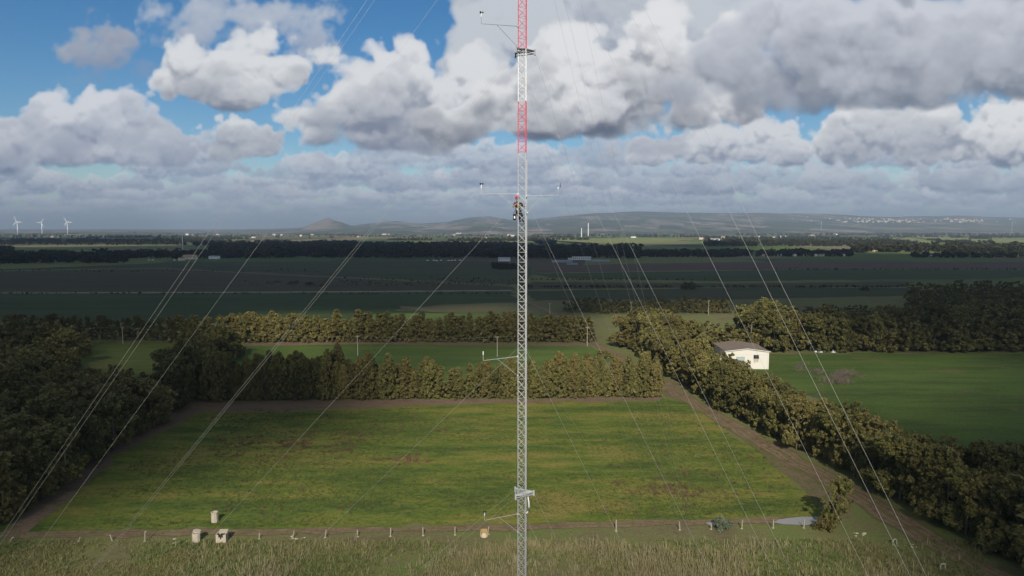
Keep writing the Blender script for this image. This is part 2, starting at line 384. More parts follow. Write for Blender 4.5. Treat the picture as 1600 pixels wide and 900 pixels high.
def leaf_mat(name, a, b_, dry):
    m = bpy.data.materials.new(name); m.use_nodes = True; t = NT(m.node_tree); bs = t.n['Principled BSDF']
    at_ = t.new('ShaderNodeAttribute', attribute_name='shade'); oi = t.new('ShaderNodeObjectInfo')
    gp = t.new('ShaderNodeNewGeometry').outputs['Position']
    c = t.mix(at_.outputs['Fac'], a, b_)
    rnd = t.math('FRACT', t.math('ADD', t.math('MULTIPLY', oi.outputs['Random'], 1.0), t.noise(gp, .035, 2, .5)))
    c = t.mix(t.math('MULTIPLY', t.mapr(rnd, .45, 1.0), .6), c, dry)
    c = t.mix(1.0, c, t.ramp(t.math('FRACT', t.math('MULTIPLY', oi.outputs['Random'], 7.3)), [(0, .66), (1, 1.22)]), 'MULTIPLY')
    t.put(bs.inputs['Base Color'], c); bs.inputs['Roughness'].default_value = .6; bs.inputs['Specular IOR Level'].default_value = .25
    tr = t.new('ShaderNodeBsdfTranslucent'); t.put(tr.inputs[0], c)
    mx = t.new('ShaderNodeMixShader'); mx.inputs[0].default_value = .15
    t.l.new(bs.outputs[0], mx.inputs[1]); t.l.new(tr.outputs[0], mx.inputs[2]); t.l.new(mx.outputs[0], t.n['Material Output'].inputs[0])
    return m
M = {}
M['leaf'] = leaf_mat('eucalyptus_leaf', (.070, .074, .022), (.208, .188, .056), (.215, .166, .056))
M['leaf_grey'] = leaf_mat('greygreen_leaf', (.11, .14, .085), (.30, .34, .22), (.27, .29, .18))
M['bark'] = plain('bark', (.20, .165, .125), .9, .3, 2.0)
M['steel'] = plain('galvanised_steel', (.51, .52, .525), .5, .06, 4.0, .2)
M['shaded_steel'] = plain('galvanised_steel_shaded', (.20, .21, .23), .5, .1, 4.0, .3)  # steel darkened in its colour to stand in for underside shade
M['red'] = plain('red_paint', (.68, .085, .115), .4, .06, 5.0)
M['white'] = plain('white_paint', (.80, .81, .81), .4, .04, 5.0)
M['wire'] = plain('bright_wire', (.40, .395, .36), .4, .04, 1.0, .2)
M['rubber'] = plain('dark_plastic', (.02, .021, .024), .6, .1)
M['concrete'] = plain('old_concrete', (.44, .385, .30), .9, .22, 1.6, 0, .3)
M['post'] = plain('pale_concrete_post', (.33, .295, .23), .9, .25, 3.0, 0, .2)
M['hollow'] = plain('dark_concrete_fill', (.05, .047, .04), .9, .2)  # very dark colour for the block filling the square well

# ------------------------------------------------------------------ the ground
def ground_mat():
    m = bpy.data.materials.new('plain_ground'); m.use_nodes = True; t = NT(m.node_tree); b = t.n['Principled BSDF']
    g = t.new('ShaderNodeNewGeometry').outputs['Position']
    n1 = t.noise(g, 1/26, 6, .65, .5); n3 = t.noise(g, 1/.9, 5, .7); n2 = t.noise(t.map(g, loc=(50, 20, 0)), 1/7, 5, .6)
    f = t.math('MULTIPLY_ADD', t.math('SUBTRACT', n3, .5), .5, t.math('MULTIPLY_ADD', t.math('SUBTRACT', n2, .5), .6, n1))
    near = t.ramp(f, [(.30, (.13, .105, .062)), (.44, (.15, .14, .068)), (.55, (.145, .155, .058)), (.72, (.115, .165, .046))])
    # the far plain: a patchwork of fields
    q = t.map(g, scale=(1, .62, 1), rot=(0, 0, .21))
    wob = t.new('ShaderNodeVectorMath', operation='ADD'); t.l.new(q, wob.inputs[0])
    cid = t.vor(wob.outputs[0], 1/330, 1, rand=.85); wob.inputs[1].default_value = (0, 0, 0)
    sp = t.new('ShaderNodeSeparateColor'); t.l.new(cid, sp.inputs[0])
    fld = t.ramp(sp.outputs[0], [(0, (.080, .125, .040)), (.18, (.115, .16, .048)), (.36, (.17, .19, .065)), (.52, (.15, .125, .08)), (.64, (.21, .175, .11)), (.78, (.10, .082, .06)), (.90, (.06, .085, .035))], 'CONSTANT')
    fld = t.mix(t.mapr(t.noise(g, 1/120, 5, .6), .35, .7, 0, .5), fld, (.11, .115, .05))
    sv = t.new('ShaderNodeSeparateXYZ'); t.l.new(g, sv.inputs[0])
    far = t.mapr(t.math('ADD', sv.outputs[1], t.math('MULTIPLY', t.noise(g, 1/200, 3), 300)), 620, 1000)
    c = t.mix(far, near, fld)
    dark = t.mapr(t.noise(g, 2.4, 4, .75), .28, .62, .62, 1.12)
    c = t.mix(1.0, c, t.mix(dark, (0, 0, 0), (1, 1, 1)), 'MULTIPLY')
    t.put(b.inputs['Base Color'], c); b.inputs['Roughness'].default_value = .95; b.inputs['Specular IOR Level'].default_value = .05
    bp = t.new('ShaderNodeBump'); bp.inputs['Strength'].default_value = .6; bp.inputs['Distance'].default_value = .4
    t.put(bp.inputs['Height'], n3); t.l.new(bp.outputs[0], b.inputs['Normal'])
    return m
M['ground'] = ground_mat()
def build_ground():
    rs = [0, 150, 400, 1000, 2500, 6000, 14000, 30000, 52000]; n = 48; vs = [(0, 0, 0)]; fs = []
    for r in rs[1:]: vs += [(math.cos(2*math.pi*k/n)*r, math.sin(2*math.pi*k/n)*r, 0) for k in range(n)]
    fs += [(0, 1+k, 1+(k+1) % n) for k in range(n)]
    for i in range(len(rs)-2): fs += [(1+i*n+k, 1+(i+1)*n+k, 1+(i+1)*n+(k+1) % n, 1+i*n+(k+1) % n) for k in range(n)]
    me = bpy.data.meshes.new('ground'); me.from_pydata(vs, [], fs)
    tag(link('ground', me, M['ground']), 'flat farmland plain running out to the horizon', 'ground', kind='structure')
build_ground()

rng = random.Random(5)
def dens(pts, seg, jit):
    out = []
    for i, a in enumerate(pts):
        b = pts[(i+1) % len(pts)]; L = (b-a).length; k = max(1, int(L/seg(a.y)))
        for j in range(k):
            p = a.lerp(b, j/k); s = jit*(1 if j else .3)
            out.append(Vector((p.x+rng.gauss(0, s), p.y+rng.gauss(0, s), p.z)))
    return out
def sheet(name, px, z, mat, label, cat='field', jit=.7):
    pts = [at(*p) for p in px]
    pts = dens(pts, lambda y: 4+y*.012, jit*(1+pts[0].y/350))
    me = bpy.data.meshes.new(name); me.from_pydata([(p.x, p.y, z) for p in pts], [], [tuple(range(len(pts)))])
    me.update()
    if me.polygons[0].normal.z < 0: me.flip_normals()
    return tag(link(name, me, mat), label, cat, kind='structure')
def strip(name, px, width, z, mat, label, cat, jit=.35):
    P = [at(*p) for p in px]; Q = []
    for a, b in zip(P, P[1:]):
        k = max(1, int((b-a).length/(3+a.y*.01))); Q += [a.lerp(b, j/k) for j in range(k)]
    Q.append(P[-1])
    for _ in range(6): Q = [Q[0]]+[(Q[i-1]+Q[i]*2+Q[i+1])/4 for i in range(1, len(Q)-1)]+[Q[-1]]
    vs = []; fs = []
    for i, p in enumerate(Q):
        d = (Q[min(i+1, len(Q)-1)]-Q[max(i-1, 0)]).normalized(); n = Vector((-d.y, d.x, 0))
        w = width(p) if callable(width) else width
        for k in (-.5, .5):
            s = w*k+rng.gauss(0, jit); vs.append((p.x+n.x*s, p.y+n.y*s, z))
    fs = [(2*i, 2*i+1, 2*i+3, 2*i+2) for i in range(len(Q)-1)]
    me = bpy.data.meshes.new(name); me.from_pydata(vs, [], fs); me.update()
    if me.polygons[0].normal.z < 0: me.flip_normals()
    uv = me.uv_layers.new(name='UVMap')
    for l in me.loops: uv.data[l.index].uv = (l.vertex_index % 2, 0)
    return tag(link(name, me, mat), label, cat, kind='structure')

M['lush'] = soil('lush_grass', [(.060, .088, .022), (.092, .128, .025), (.138, .154, .031), (.195, .168, .048)], 24, (.45, 1.4), patch=[((.135, .098, .045), 9, .66), ((.17, .155, .045), 23, .60)], tuft=1.3, bump=.6)
M['crop'] = soil('young_crop', [(.064, .100, .026), (.086, .130, .030), (.112, .145, .038)], 40, (.3, 1.4), rows=(.35, .04, .10), tuft=1.0, bump=.4)
M['crop_yellow'] = soil('yellowing_crop', [(.075, .100, .024), (.105, .130, .030), (.130, .135, .040)], 22, (.35, 1.4), rows=(.22, .05, .25), tuft=1.0)
M['meadow'] = soil('patchy_meadow', [(.058, .078, .022), (.070, .112, .024), (.090, .130, .030)], 30, (.35, 1.4), patch=[((.135, .105, .055), 19, .60), ((.22, .18, .13), 11, .70)], tuft=1.2)
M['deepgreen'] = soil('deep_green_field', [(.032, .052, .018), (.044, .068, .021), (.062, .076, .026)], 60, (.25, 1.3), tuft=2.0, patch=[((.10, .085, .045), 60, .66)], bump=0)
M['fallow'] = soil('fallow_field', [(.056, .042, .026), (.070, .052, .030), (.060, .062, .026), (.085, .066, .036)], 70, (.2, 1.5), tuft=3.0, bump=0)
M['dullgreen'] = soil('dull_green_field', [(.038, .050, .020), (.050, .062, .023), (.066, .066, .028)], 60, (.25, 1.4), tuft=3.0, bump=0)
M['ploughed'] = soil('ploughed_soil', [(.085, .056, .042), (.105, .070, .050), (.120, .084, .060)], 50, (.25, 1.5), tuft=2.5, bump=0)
M['tan'] = soil('stubble', [(.11, .10, .05), (.135, .12, .06), (.085, .11, .04)], 30, (.3, 1.5), tuft=1.5, bump=0)
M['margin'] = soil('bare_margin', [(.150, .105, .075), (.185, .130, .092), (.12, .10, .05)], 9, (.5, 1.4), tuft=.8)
M['dirt'] = soil('red_dirt', [(.145, .10, .064), (.195, .135, .088), (.23, .165, .11)], 6, (1, 1), tuft=.9, patch=[((.085, .095, .036), 5, .64)])
M['track'] = track_soil('rutted_track', M['dirt'], (.105, .105, .042))
M['verge'] = soil('trampled_verge', [(.165, .122, .078), (.135, .115, .058), (.105, .115, .040)], 8, (1, 1), tuft=.8)
M['gravel'] = soil('pale_gravel', [(.30, .26, .22), (.36, .31, .26), (.20, .18, .13)], 10, (1, 1), tuft=2, bump=0)
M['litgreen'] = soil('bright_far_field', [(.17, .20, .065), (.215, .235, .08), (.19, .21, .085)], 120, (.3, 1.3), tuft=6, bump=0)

sheet('field', [(-150, 835), (20, 834), (400, 827.5), (800, 822), (1200, 810), (1294, 805), (1268, 778), (1200, 720), (1130, 667), (1072, 628), (1035, 623), (640, 627), (290, 632), (200, 690), (60, 760)], .02, M['lush'], 'near green field behind the mast with patches of red weeds')
sheet('field_margin', [(280, 628), (640, 624), (1035, 621), (1030, 627), (820, 630), (640, 634), (480, 641), (285, 646)], .04, M['margin'], 'bare pinkish soil along the foot of the near windbreak', 'field margin', .6)
sheet('field', [(330, 600), (382, 540), (560, 537), (800, 538.5), (925, 541), (952, 558), (940, 580), (930, 605)], .02, M['crop'], 'bright green field between the two windbreaks')
sheet('field_margin', [(380, 536.5), (560, 534), (800, 536), (926, 538), (926, 541), (800, 539.5), (560, 538), (380, 541)], .04, M['margin'], 'thin bare strip along the back windbreak', 'field margin', .5)
sheet('field', [(60, 600), (120, 533), (372, 535), (330, 600)], .02, M['crop_yellow'], 'yellowish green field behind the dark wood')
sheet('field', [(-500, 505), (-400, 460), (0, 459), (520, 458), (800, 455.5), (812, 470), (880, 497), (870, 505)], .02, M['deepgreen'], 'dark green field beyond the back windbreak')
sheet('field', [(600, 482), (700, 476), (800, 473), (840, 480), (864, 492), (800, 494), (700, 488)], .05, M['tan'], 'tan stubble patch in the dark green field', jit=1.5)
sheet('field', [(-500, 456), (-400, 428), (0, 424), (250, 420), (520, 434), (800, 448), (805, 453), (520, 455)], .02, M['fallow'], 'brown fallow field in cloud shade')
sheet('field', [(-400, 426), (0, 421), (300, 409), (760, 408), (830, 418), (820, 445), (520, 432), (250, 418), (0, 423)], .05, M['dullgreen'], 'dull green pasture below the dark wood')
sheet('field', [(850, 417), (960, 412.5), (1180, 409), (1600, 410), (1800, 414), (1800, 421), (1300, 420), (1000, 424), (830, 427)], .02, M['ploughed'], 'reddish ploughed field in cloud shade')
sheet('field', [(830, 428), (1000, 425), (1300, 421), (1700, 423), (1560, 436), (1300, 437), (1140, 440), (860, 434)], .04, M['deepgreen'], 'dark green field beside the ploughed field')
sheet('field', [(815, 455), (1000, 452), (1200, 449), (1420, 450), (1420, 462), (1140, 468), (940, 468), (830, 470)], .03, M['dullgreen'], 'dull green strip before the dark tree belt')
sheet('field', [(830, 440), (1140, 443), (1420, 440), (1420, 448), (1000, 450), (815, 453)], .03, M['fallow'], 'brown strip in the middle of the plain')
sheet('field', [(1165, 590), (1185, 562), (1205, 553), (1600, 552), (2000, 556), (2300, 800), (1680, 810), (1500, 716), (1340, 648), (1230, 605)], .02, M['meadow'], 'green field to the right of the white barn')
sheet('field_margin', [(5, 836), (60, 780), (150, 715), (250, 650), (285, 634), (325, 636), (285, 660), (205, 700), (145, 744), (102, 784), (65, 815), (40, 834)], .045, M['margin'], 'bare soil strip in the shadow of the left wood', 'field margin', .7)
sheet('verge', [(1020, 598), (1062, 618), (1110, 648), (1200, 700), (1330, 775), (1330, 812), (1294, 806), (1268, 778), (1200, 720), (1130, 668), (1070, 630), (1036, 618)], .06, M['verge'], 'worn brown verge between field and dirt track', 'verge', .5)
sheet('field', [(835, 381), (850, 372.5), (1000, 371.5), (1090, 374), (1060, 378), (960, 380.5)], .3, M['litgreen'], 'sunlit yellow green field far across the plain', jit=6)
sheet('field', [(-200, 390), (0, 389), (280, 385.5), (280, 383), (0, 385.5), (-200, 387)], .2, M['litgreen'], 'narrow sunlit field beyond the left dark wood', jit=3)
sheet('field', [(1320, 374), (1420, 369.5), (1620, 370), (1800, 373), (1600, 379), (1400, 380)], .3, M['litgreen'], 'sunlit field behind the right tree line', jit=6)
sheet('field', [(520, 500), (600, 489.5), (720, 488.5), (830, 490), (866, 498), (720, 499)], .06, M['crop'], 'bright green strip just beyond the back windbreak', jit=1.2)
strip('dirt_track', [(-120, 841), (0, 837), (200, 833.5), (400, 830.5), (800, 825.5), (1000, 819), (1150, 814), (1240, 813), (1300, 812)], 2.6, .07, M['track'], 'narrow dirt track along the front edge of the near field', 'track')
strip('dirt_track', [(905, 515), (925, 533), (950, 549), (985, 566), (1012, 583), (1035, 600), (1062, 617), (1110, 646), (1200, 696), (1270, 735), (1340, 775), (1420, 823), (1500, 870), (1580, 915), (1700, 990), (1900, 1150)], lambda p: 6.4 if p.y < 260 else 5.0, .08, M['track'], 'reddish dirt track running beside the right tree row', 'track', .45)
strip('dirt_track', [(800, 461), (825, 472), (865, 490), (890, 505), (905, 515)], 4.0, .08, M['dirt'], 'far end of the dirt track behind the mast', 'track')
strip('gravel_road', [(-300, 459), (0, 458), (300, 457.2), (520, 456), (800, 453.6)], 6.0, .08, M['gravel'], 'pale gravel road crossing the plain at left', 'road', .9)

def build_hills():
    """low hills on the horizon: a lone cone, two ranges and a long plateau"""
    top = [(-300, 358), (380, 358), (440, 357), (480, 355), (560, 352), (600, 346), (620, 345), (660, 349), (700, 347), (735, 339.5), (765, 337.5), (800, 343), (835, 342), (870, 338), (930, 333), (1000, 331.5), (1100, 333), (1200, 333), (1300, 335), (1400, 338.5), (1470, 337.5), (1600, 341), (1750, 338), (2000, 345)]
    cols = np.arange(-260, 1900, 6.0); rows = np.concatenate([np.linspace(6500, 14000, 61), np.linspace(14500, 22000, 10)])
    tp = np.interp(cols, [a for a, b in top], [b for a, b in top])
    R = np.random.default_rng(3)
    nz = np.zeros((len(rows), len(cols)))
    for k in (90, 40, 17, 7):
        g = R.normal(size=(len(rows)//3+3, int(len(cols)*6/k)+3)); cx = (cols-cols[0])/k; i = cx.astype(int); f = cx-i; f = f*f*(3-2*f)
        ry = np.arange(len(rows))/3; a = ry.astype(int); h = (ry-a)[:, None]; h = h*h*(3-2*h)
        s0 = g[a][:, i]*(1-f)+g[a][:, i+1]*f; s1 = g[a+1][:, i]*(1-f)+g[a+1][:, i+1]*f
        nz += (s0*(1-h)+s1*h)*k/90
    vs = []
    for j, r in enumerate(rows):
        ramp = min(1, max(0, (r-6500)/7500)); ramp = ramp**1.25; back = max(0, (r-14000)/8000)
        for i, c in enumerate(cols):
            peak = 56+(358-tp[i])*14000/F
            z = (peak-0)*ramp*(1-back*.5) if tp[i] < 357.9 else 52*ramp
            z += nz[j, i]*min(1, ramp*1.6)*(9 if tp[i] < 352 else 2.5)
            # the lone cone
            x_ = (c-800)/F*r; cxp = (513-800)/F*10500; rr = math.hypot((x_-cxp)/1.0, (r-10500)/1.5)
            cone = 178*max(0, 1-rr/450)**1.05+14*math.exp(-(rr/800)**2)
            z = max(z, 0)+cone*(1+.05*nz[j, i])
            vs.append((x_, r, z-1.5 if j else -.6))
    n = len(cols); fs = [(j*n+i, j*n+i+1, (j+1)*n+i+1, (j+1)*n+i) for j in range(len(rows)-1) for i in range(n-1)]
    me = bpy.data.meshes.new('hills'); me.from_pydata(vs, [], fs); me.polygons.foreach_set('use_smooth', [True]*len(fs))
    m = bpy.data.materials.new('hill_country'); m.use_nodes = True; t = NT(m.node_tree); b = t.n['Principled BSDF']
    g = t.new('ShaderNodeNewGeometry').outputs['Position']
    cid = t.vor(t.map(g, scale=(1, .5, 1), rot=(0, 0, .3)), 1/420, 1); sp = t.new('ShaderNodeSeparateColor'); t.l.new(cid, sp.inputs[0])
    c = t.ramp(sp.outputs[0], [(0, (.07, .09, .06)), (.25, (.12, .125, .09)), (.45, (.20, .17, .145)), (.68, (.10, .11, .075)), (.86, (.25, .205, .175))], 'CONSTANT')
    c = t.mix(t.mapr(t.noise(t.map(g, scale=(1, .45, 1)), 1/300, 6, .68), .46, .60), c, (.06, .075, .055))
    t.put(b.inputs['Base Color'], c); b.inputs['Roughness'].default_value = 1; b.inputs['Specular IOR Level'].default_value = 0
    tag(link('hills', me, m), 'low blue hills and a lone cone on the horizon', 'hills', kind='structure')
    V = np.array(vs).reshape(len(rows), n, 3)
    def hz(px_, r):
        i = int(round((px_-cols[0])/6)); j = int(np.argmin(abs(rows-r))); return V[j, i]
    return hz
hill_at = build_hills()

# ------------------------------------------------------------------ unseen cloud slab, shaped as a sun mask to light and shade chosen ground
def poly_sd(P, x, y):
    """signed distance to a polygon, positive inside"""
    d = np.full(x.shape, 1e12); ins = np.zeros(x.shape, bool)
    for (ax, ay), (bx, by) in zip(P, P[1:]+P[:1]):
        ex, ey = bx-ax, by-ay; t_ = np.clip(((x-ax)*ex+(y-ay)*ey)/(ex*ex+ey*ey+1e-9), 0, 1)
        d = np.minimum(d, (x-ax-ex*t_)**2+(y-ay-ey*t_)**2)
        c = ((ay > y) != (by > y)) & (x < (bx-ax)*(y-ay)/(by-ay+1e-12)+ax); ins ^= c
    return np.sqrt(d)*np.where(ins, 1, -1)
def build_cloud_sun_mask():
    H = 1500.0; k = H/math.tan(SUN_EL); ox, oy = -k*math.sin(SUN_AZ), -k*math.cos(SUN_AZ)
    px_pool = [(-60, 1000), (-20, 900), (75, 845), (195, 802), (320, 744), (440, 698), (545, 660), (620, 612), (560, 582), (400, 570), (350, 548), (335, 512), (390, 486), (640, 488), (900, 500), (950, 490), (1040, 488), (1130, 480), (1200, 492), (1228, 520), (1262, 546), (1305, 570), (1312, 615), (1292, 680), (1284, 740), (1288, 795), (1325, 850), (1390, 1000)]  # outline of the main sunlit pool that the mask leaves open
    P1 = [tuple(at(*p).xy) for p in px_pool]
    P2 = [tuple(at(*p).xy) for p in [(-700, 390), (-200, 387.5), (0, 386.5), (285, 383.5), (285, 381), (0, 382), (-700, 385)]]
    P3 = [tuple(at(*p).xy) for p in [(262, 383), (400, 382), (440, 377), (600, 378), (800, 379), (1000, 383), (1100, 380.5), (1180, 388), (1240, 395), (1330, 396), (1480, 402), (1600, 405), (2200, 406), (2200, 364), (262, 364)]]
    P4 = [tuple(at(*p).xy) for p in [(470, 495), (600, 484), (700, 477), (800, 473), (840, 482), (860, 497), (700, 498)]]
    vg = np.concatenate([np.linspace(-260, 420, 90), 420*np.exp(np.linspace(0, math.log(6500/420), 120))[1:]])
    ug = np.linspace(-1.25, 1.25, 190)
    yg = vg[:, None]+0*ug[None, :]; xg = ug[None, :]*(np.maximum(yg, 0)*.85+210)
    R = np.random.default_rng(9)
    def nz(s):
        a = 0
        for q, w in ((1, .6), (2.3, .3), (5, .15)):
            ph = R.random(8)*6.28; an = R.random(8)*6.28
            a = a+w*sum(np.sin((xg*np.cos(v)+yg*np.sin(v))*q/s+p) for v, p in zip(an, ph))/2.2
        return a
    sm = lambda a, b, x: (lambda t_: t_*t_*(3-2*t_))(np.clip((x-a)/(b-a), 0, 1))
    T = sm(-16, 22, poly_sd(P1, xg, yg)+nz(24)*7)  # share of sun let through, drawn to give the wanted light and shade
    far = np.clip(yg/900, .3, 3)
    T = np.maximum(T, .85*sm(-25, 40, poly_sd(P2, xg, yg)+nz(90)*18))
    T = np.maximum(T, sm(-60, 130, poly_sd(P3, xg, yg)+nz(120)*60))
    T = np.maximum(T,   .55*sm(-12, 30, poly_sd(P4, xg, yg)))
    T = T*(1-.62*sm(-14, 26, poly_sd([tuple(at(*p).xy) for p in [(470, 610), (500, 535), (560, 500), (700, 498), (915, 505), (915, 536), (800, 552), (720, 590), (650, 606)]], xg, yg)+nz(30)*8))
    T = T*(1-.85*sm(-5, 6, poly_sd([tuple(at(*p).xy) for p in [(-200, 900), (-10, 848), (40, 832), (135, 783), (215, 728), (295, 676), (345, 643), (300, 600), (-200, 640)]], xg, yg)+nz(14)*3))  # tree shade along the left wood's edge, put into the same mask
    T = np.maximum(T, .4*sm(-10, 22, poly_sd([tuple(at(*p).xy) for p in [(120, 592), (140, 533), (320, 535), (300, 585)]], xg, yg)))
    T = np.maximum(T,   .78*sm(-30, 22, poly_sd([tuple(at(*p).xy) for p in [(1190, 548), (1640, 548), (1640, 585), (1480, 610), (1330, 640), (1240, 640)]], xg, yg)+nz(40)*16))
    T = np.maximum(T, sm(4300, 5000, yg+nz(200)*80))
    T = np.clip(T, 0, 1)
    th = 30+150*(1-T)*(1+.35*nz(160))
    bx = xg+ox; by = yg+oy; n0, n1 = xg.shape
    lo = np.stack([bx, by, np.full_like(bx, H)], -1)
    s = th/math.tan(SUN_EL)
    hi = np.stack([bx-s*math.sin(SUN_AZ), by-s*math.cos(SUN_AZ), H+th], -1)
    idx = np.arange(n0*n1).reshape(n0, n1)
    q = np.stack([idx[:-1, :-1], idx[:-1, 1:], idx[1:, 1:], idx[1:, :-1]], -1).reshape(-1, 4)
    tq = T.ravel()[q].min(1); q = q[tq < .995]
    V = np.concatenate([lo.reshape(-1, 3), hi.reshape(-1, 3)]); Q = np.concatenate([q[:, ::-1], q+n0*n1])
    # close the rims
    e = {}
    for f in q.tolist():
        for a, b in zip(f, f[1:]+f[:1]):
            if (b, a) in e: del e[(b, a)]
            else: e[(a, b)] = 1
    rim = np.array([(a, b, b+n0*n1, a+n0*n1) for a, b in e]); Q = np.concatenate([Q, rim])
    me = bpy.data.meshes.new('cloud_sun_mask'); me.vertices.add(len(V)); me.vertices.foreach_set('co', V.astype(np.float32).ravel())
    Q = Q.astype(np.int32); me.loops.add(Q.size); me.loops.foreach_set('vertex_index', Q.ravel()); me.polygons.add(len(Q)); me.polygons.foreach_set('loop_start', np.arange(0, Q.size, 4, dtype=np.int32))
    a = me.attributes.new('thin', 'FLOAT', 'POINT'); tt = np.concatenate([T.ravel(), T.ravel()]); a.data.foreach_set('value', tt.astype(np.float32))  # carries the sun mask rather than a real cloud thickness
    me.update(calc_edges=True); me.validate()
    m = bpy.data.materials.new('cloud'); m.use_nodes = True; t = NT(m.node_tree); t.n.clear()  # cloud-like surface whose transparency is the sun mask
    at_ = t.new('ShaderNodeAttribute', attribute_name='thin'); g = t.new('ShaderNodeNewGeometry').outputs['Position']
    tr = t.math('SQRT', t.math('MAXIMUM', t.math('MULTIPLY_ADD', at_.outputs['Fac'], 1-CLOUD_LEAK, CLOUD_LEAK), 0.0))
    df = t.new('ShaderNodeBsdfDiffuse'); df.inputs[0].default_value = (.9, .9, .9, 1)
    tl = t.new('ShaderNodeBsdfTranslucent'); tl.inputs[0].default_value = (.92, .92, .92, 1)
    m1 = t.new('ShaderNodeMixShader'); m1.inputs[0].default_value = .25; t.l.new(df.outputs[0], m1.inputs[1]); t.l.new(tl.outputs[0], m1.inputs[2])
    tp = t.new('ShaderNodeBsdfTransparent'); m2 = t.new('ShaderNodeMixShader')
    t.l.new(tr, m2.inputs[0]); t.l.new(m1.outputs[0], m2.inputs[1]); t.l.new(tp.outputs[0], m2.inputs[2])
    o = t.new('ShaderNodeOutputMaterial'); t.l.new(m2.outputs[0], o.inputs[0])
    tag(link('cloud_sun_mask', me, m), 'unseen cloud slab shaped to mask the sun, open over the near field', 'cloud', kind='structure')
CLOUD_LEAK = .01
build_cloud_sun_mask()

def build_haze():
    m = bpy.data.materials.new('haze_air'); m.use_nodes = True; t = NT(m.node_tree); t.n.clear()
    v = t.new('ShaderNodeVolumePrincipled'); v.inputs['Color'].default_value = (.70, .85, 1.0, 1); v.inputs['Density'].default_value = HAZE; v.inputs['Anisotropy'].default_value = .2
    o = t.new('ShaderNodeOutputMaterial'); t.l.new(v.outputs[0], o.inputs['Volume'])
    b = MB().box((0, 0, 249.0), (110000, 110000, 500.0))
    tag(b.build('haze', m), 'thin blue haze over the whole plain', 'haze', kind='stuff')
HAZE = 7.5e-5
build_haze()

# ------------------------------------------------------------------ trees
def crown_data(seed, kind, nclump=90, per=60, leaf=.36):
    """leaf clumps through the crown's volume; returns vertices, quads, a tone per leaf (metres, ~12 m tree)"""
    R = np.random.default_rng(seed); cs = []; rad = []
    if kind == 'column':                       # windbreak eucalyptus: leafy to the ground, uneven pointed head
        H = 11.2+R.random()*1.6; heads = [(R.normal()*.9, R.normal()*.7, H*(1-.22*R.random()*(k > 0)), 1.0 if k == 0 else .7) for k in range(3)]
        for _ in range(nclump):
            hx, hy, hh, w = heads[R.choice(3, p=[.5, .27, .23])]; u = R.random()**.85; z = .5+u*(hh-.6)
            r = w*(2.5*(1-u)**.62*(.72+.5*R.random())+.12); r *= math.sqrt(R.random())*.55+.5
            a = R.random()*6.283; cs.append((hx*min(1, z/5)+math.cos(a)*r, hy*min(1, z/5)+math.sin(a)*r, z)); rad.append(.25+.34*R.random())
    elif kind == 'broad':                      # older eucalyptus: several rounded heads on rising limbs
        H = 12.0; lobes = []
        for k in range(7):
            a = R.random()*6.283; d = (1.2+1.9*R.random())*(k > 0); z = 5.0+R.random()*5.2 if k else 9.6
            lobes.append((math.cos(a)*d, math.sin(a)*d, z, 1.5+R.random()*1.1))
        for k in range(5):
            a = R.random()*6.283; d = 1.6+1.2*R.random(); lobes.append((math.cos(a)*d, math.sin(a)*d, 1.8+R.random()*2.2, 1.2+.7*R.random()))
        for _ in range(nclump):
            l = lobes[R.integers(len(lobes))]; v = R.normal(size=3); v /= np.linalg.norm(v); q = l[3]*(.55+.5*R.random())
            cs.append((l[0]+v[0]*q, l[1]+v[1]*q, max(.5, l[2]+v[2]*q*1.05))); rad.append(.27+.36*R.random())
    else:                                      # bush
        H = 3.0
        for _ in range(nclump):
            v = R.normal(size=3); v /= np.linalg.norm(v); v[2] = abs(v[2]); q = .6+.45*R.random(); k = 1+.35*math.sin(3*math.atan2(v[1], v[0])+seed)
            cs.append((v[0]*q*1.5*k, v[1]*q*1.4*k, .15+v[2]*q*2.5)); rad.append(.32+.25*R.random())
    cs = np.array(cs); rad = np.array(rad); n = len(cs)*per; ci = np.repeat(np.arange(len(cs)), per)
    off = R.normal(size=(n, 3)); off /= np.linalg.norm(off, axis=1)[:, None]; off *= (rad[ci]*R.random(n)**.45)[:, None]; off[:, 2] *= 1.15
    p = cs[ci]+off
    nrm = off/np.maximum(np.linalg.norm(off, axis=1), .01)[:, None]*.6+R.normal(size=(n, 3))*.55+np.array([0, 0, .25]); nrm /= np.linalg.norm(nrm, axis=1)[:, None]
    a = np.cross(nrm, R.normal(size=(n, 3))); a /= np.linalg.norm(a, axis=1)[:, None]; b = np.cross(nrm, a)
    s = leaf*(.55+.8*R.random(n)); a *= s[:, None]; b *= (s*.62)[:, None]
    v = np.stack([p-a*.9-b*.2, p+b, p+a, p-b*.9], 1); v[:, :, 2] = np.maximum(v[:, :, 2], .03)
    tone = np.clip(R.random(len(cs))[ci]*.75+R.random(n)*.4-.08, 0, 1)
    return v.reshape(-1, 3).astype(np.float32), np.arange(n*4).reshape(-1, 4), tone, cs
VAR = {'column': [], 'broad': [], 'bush': []}
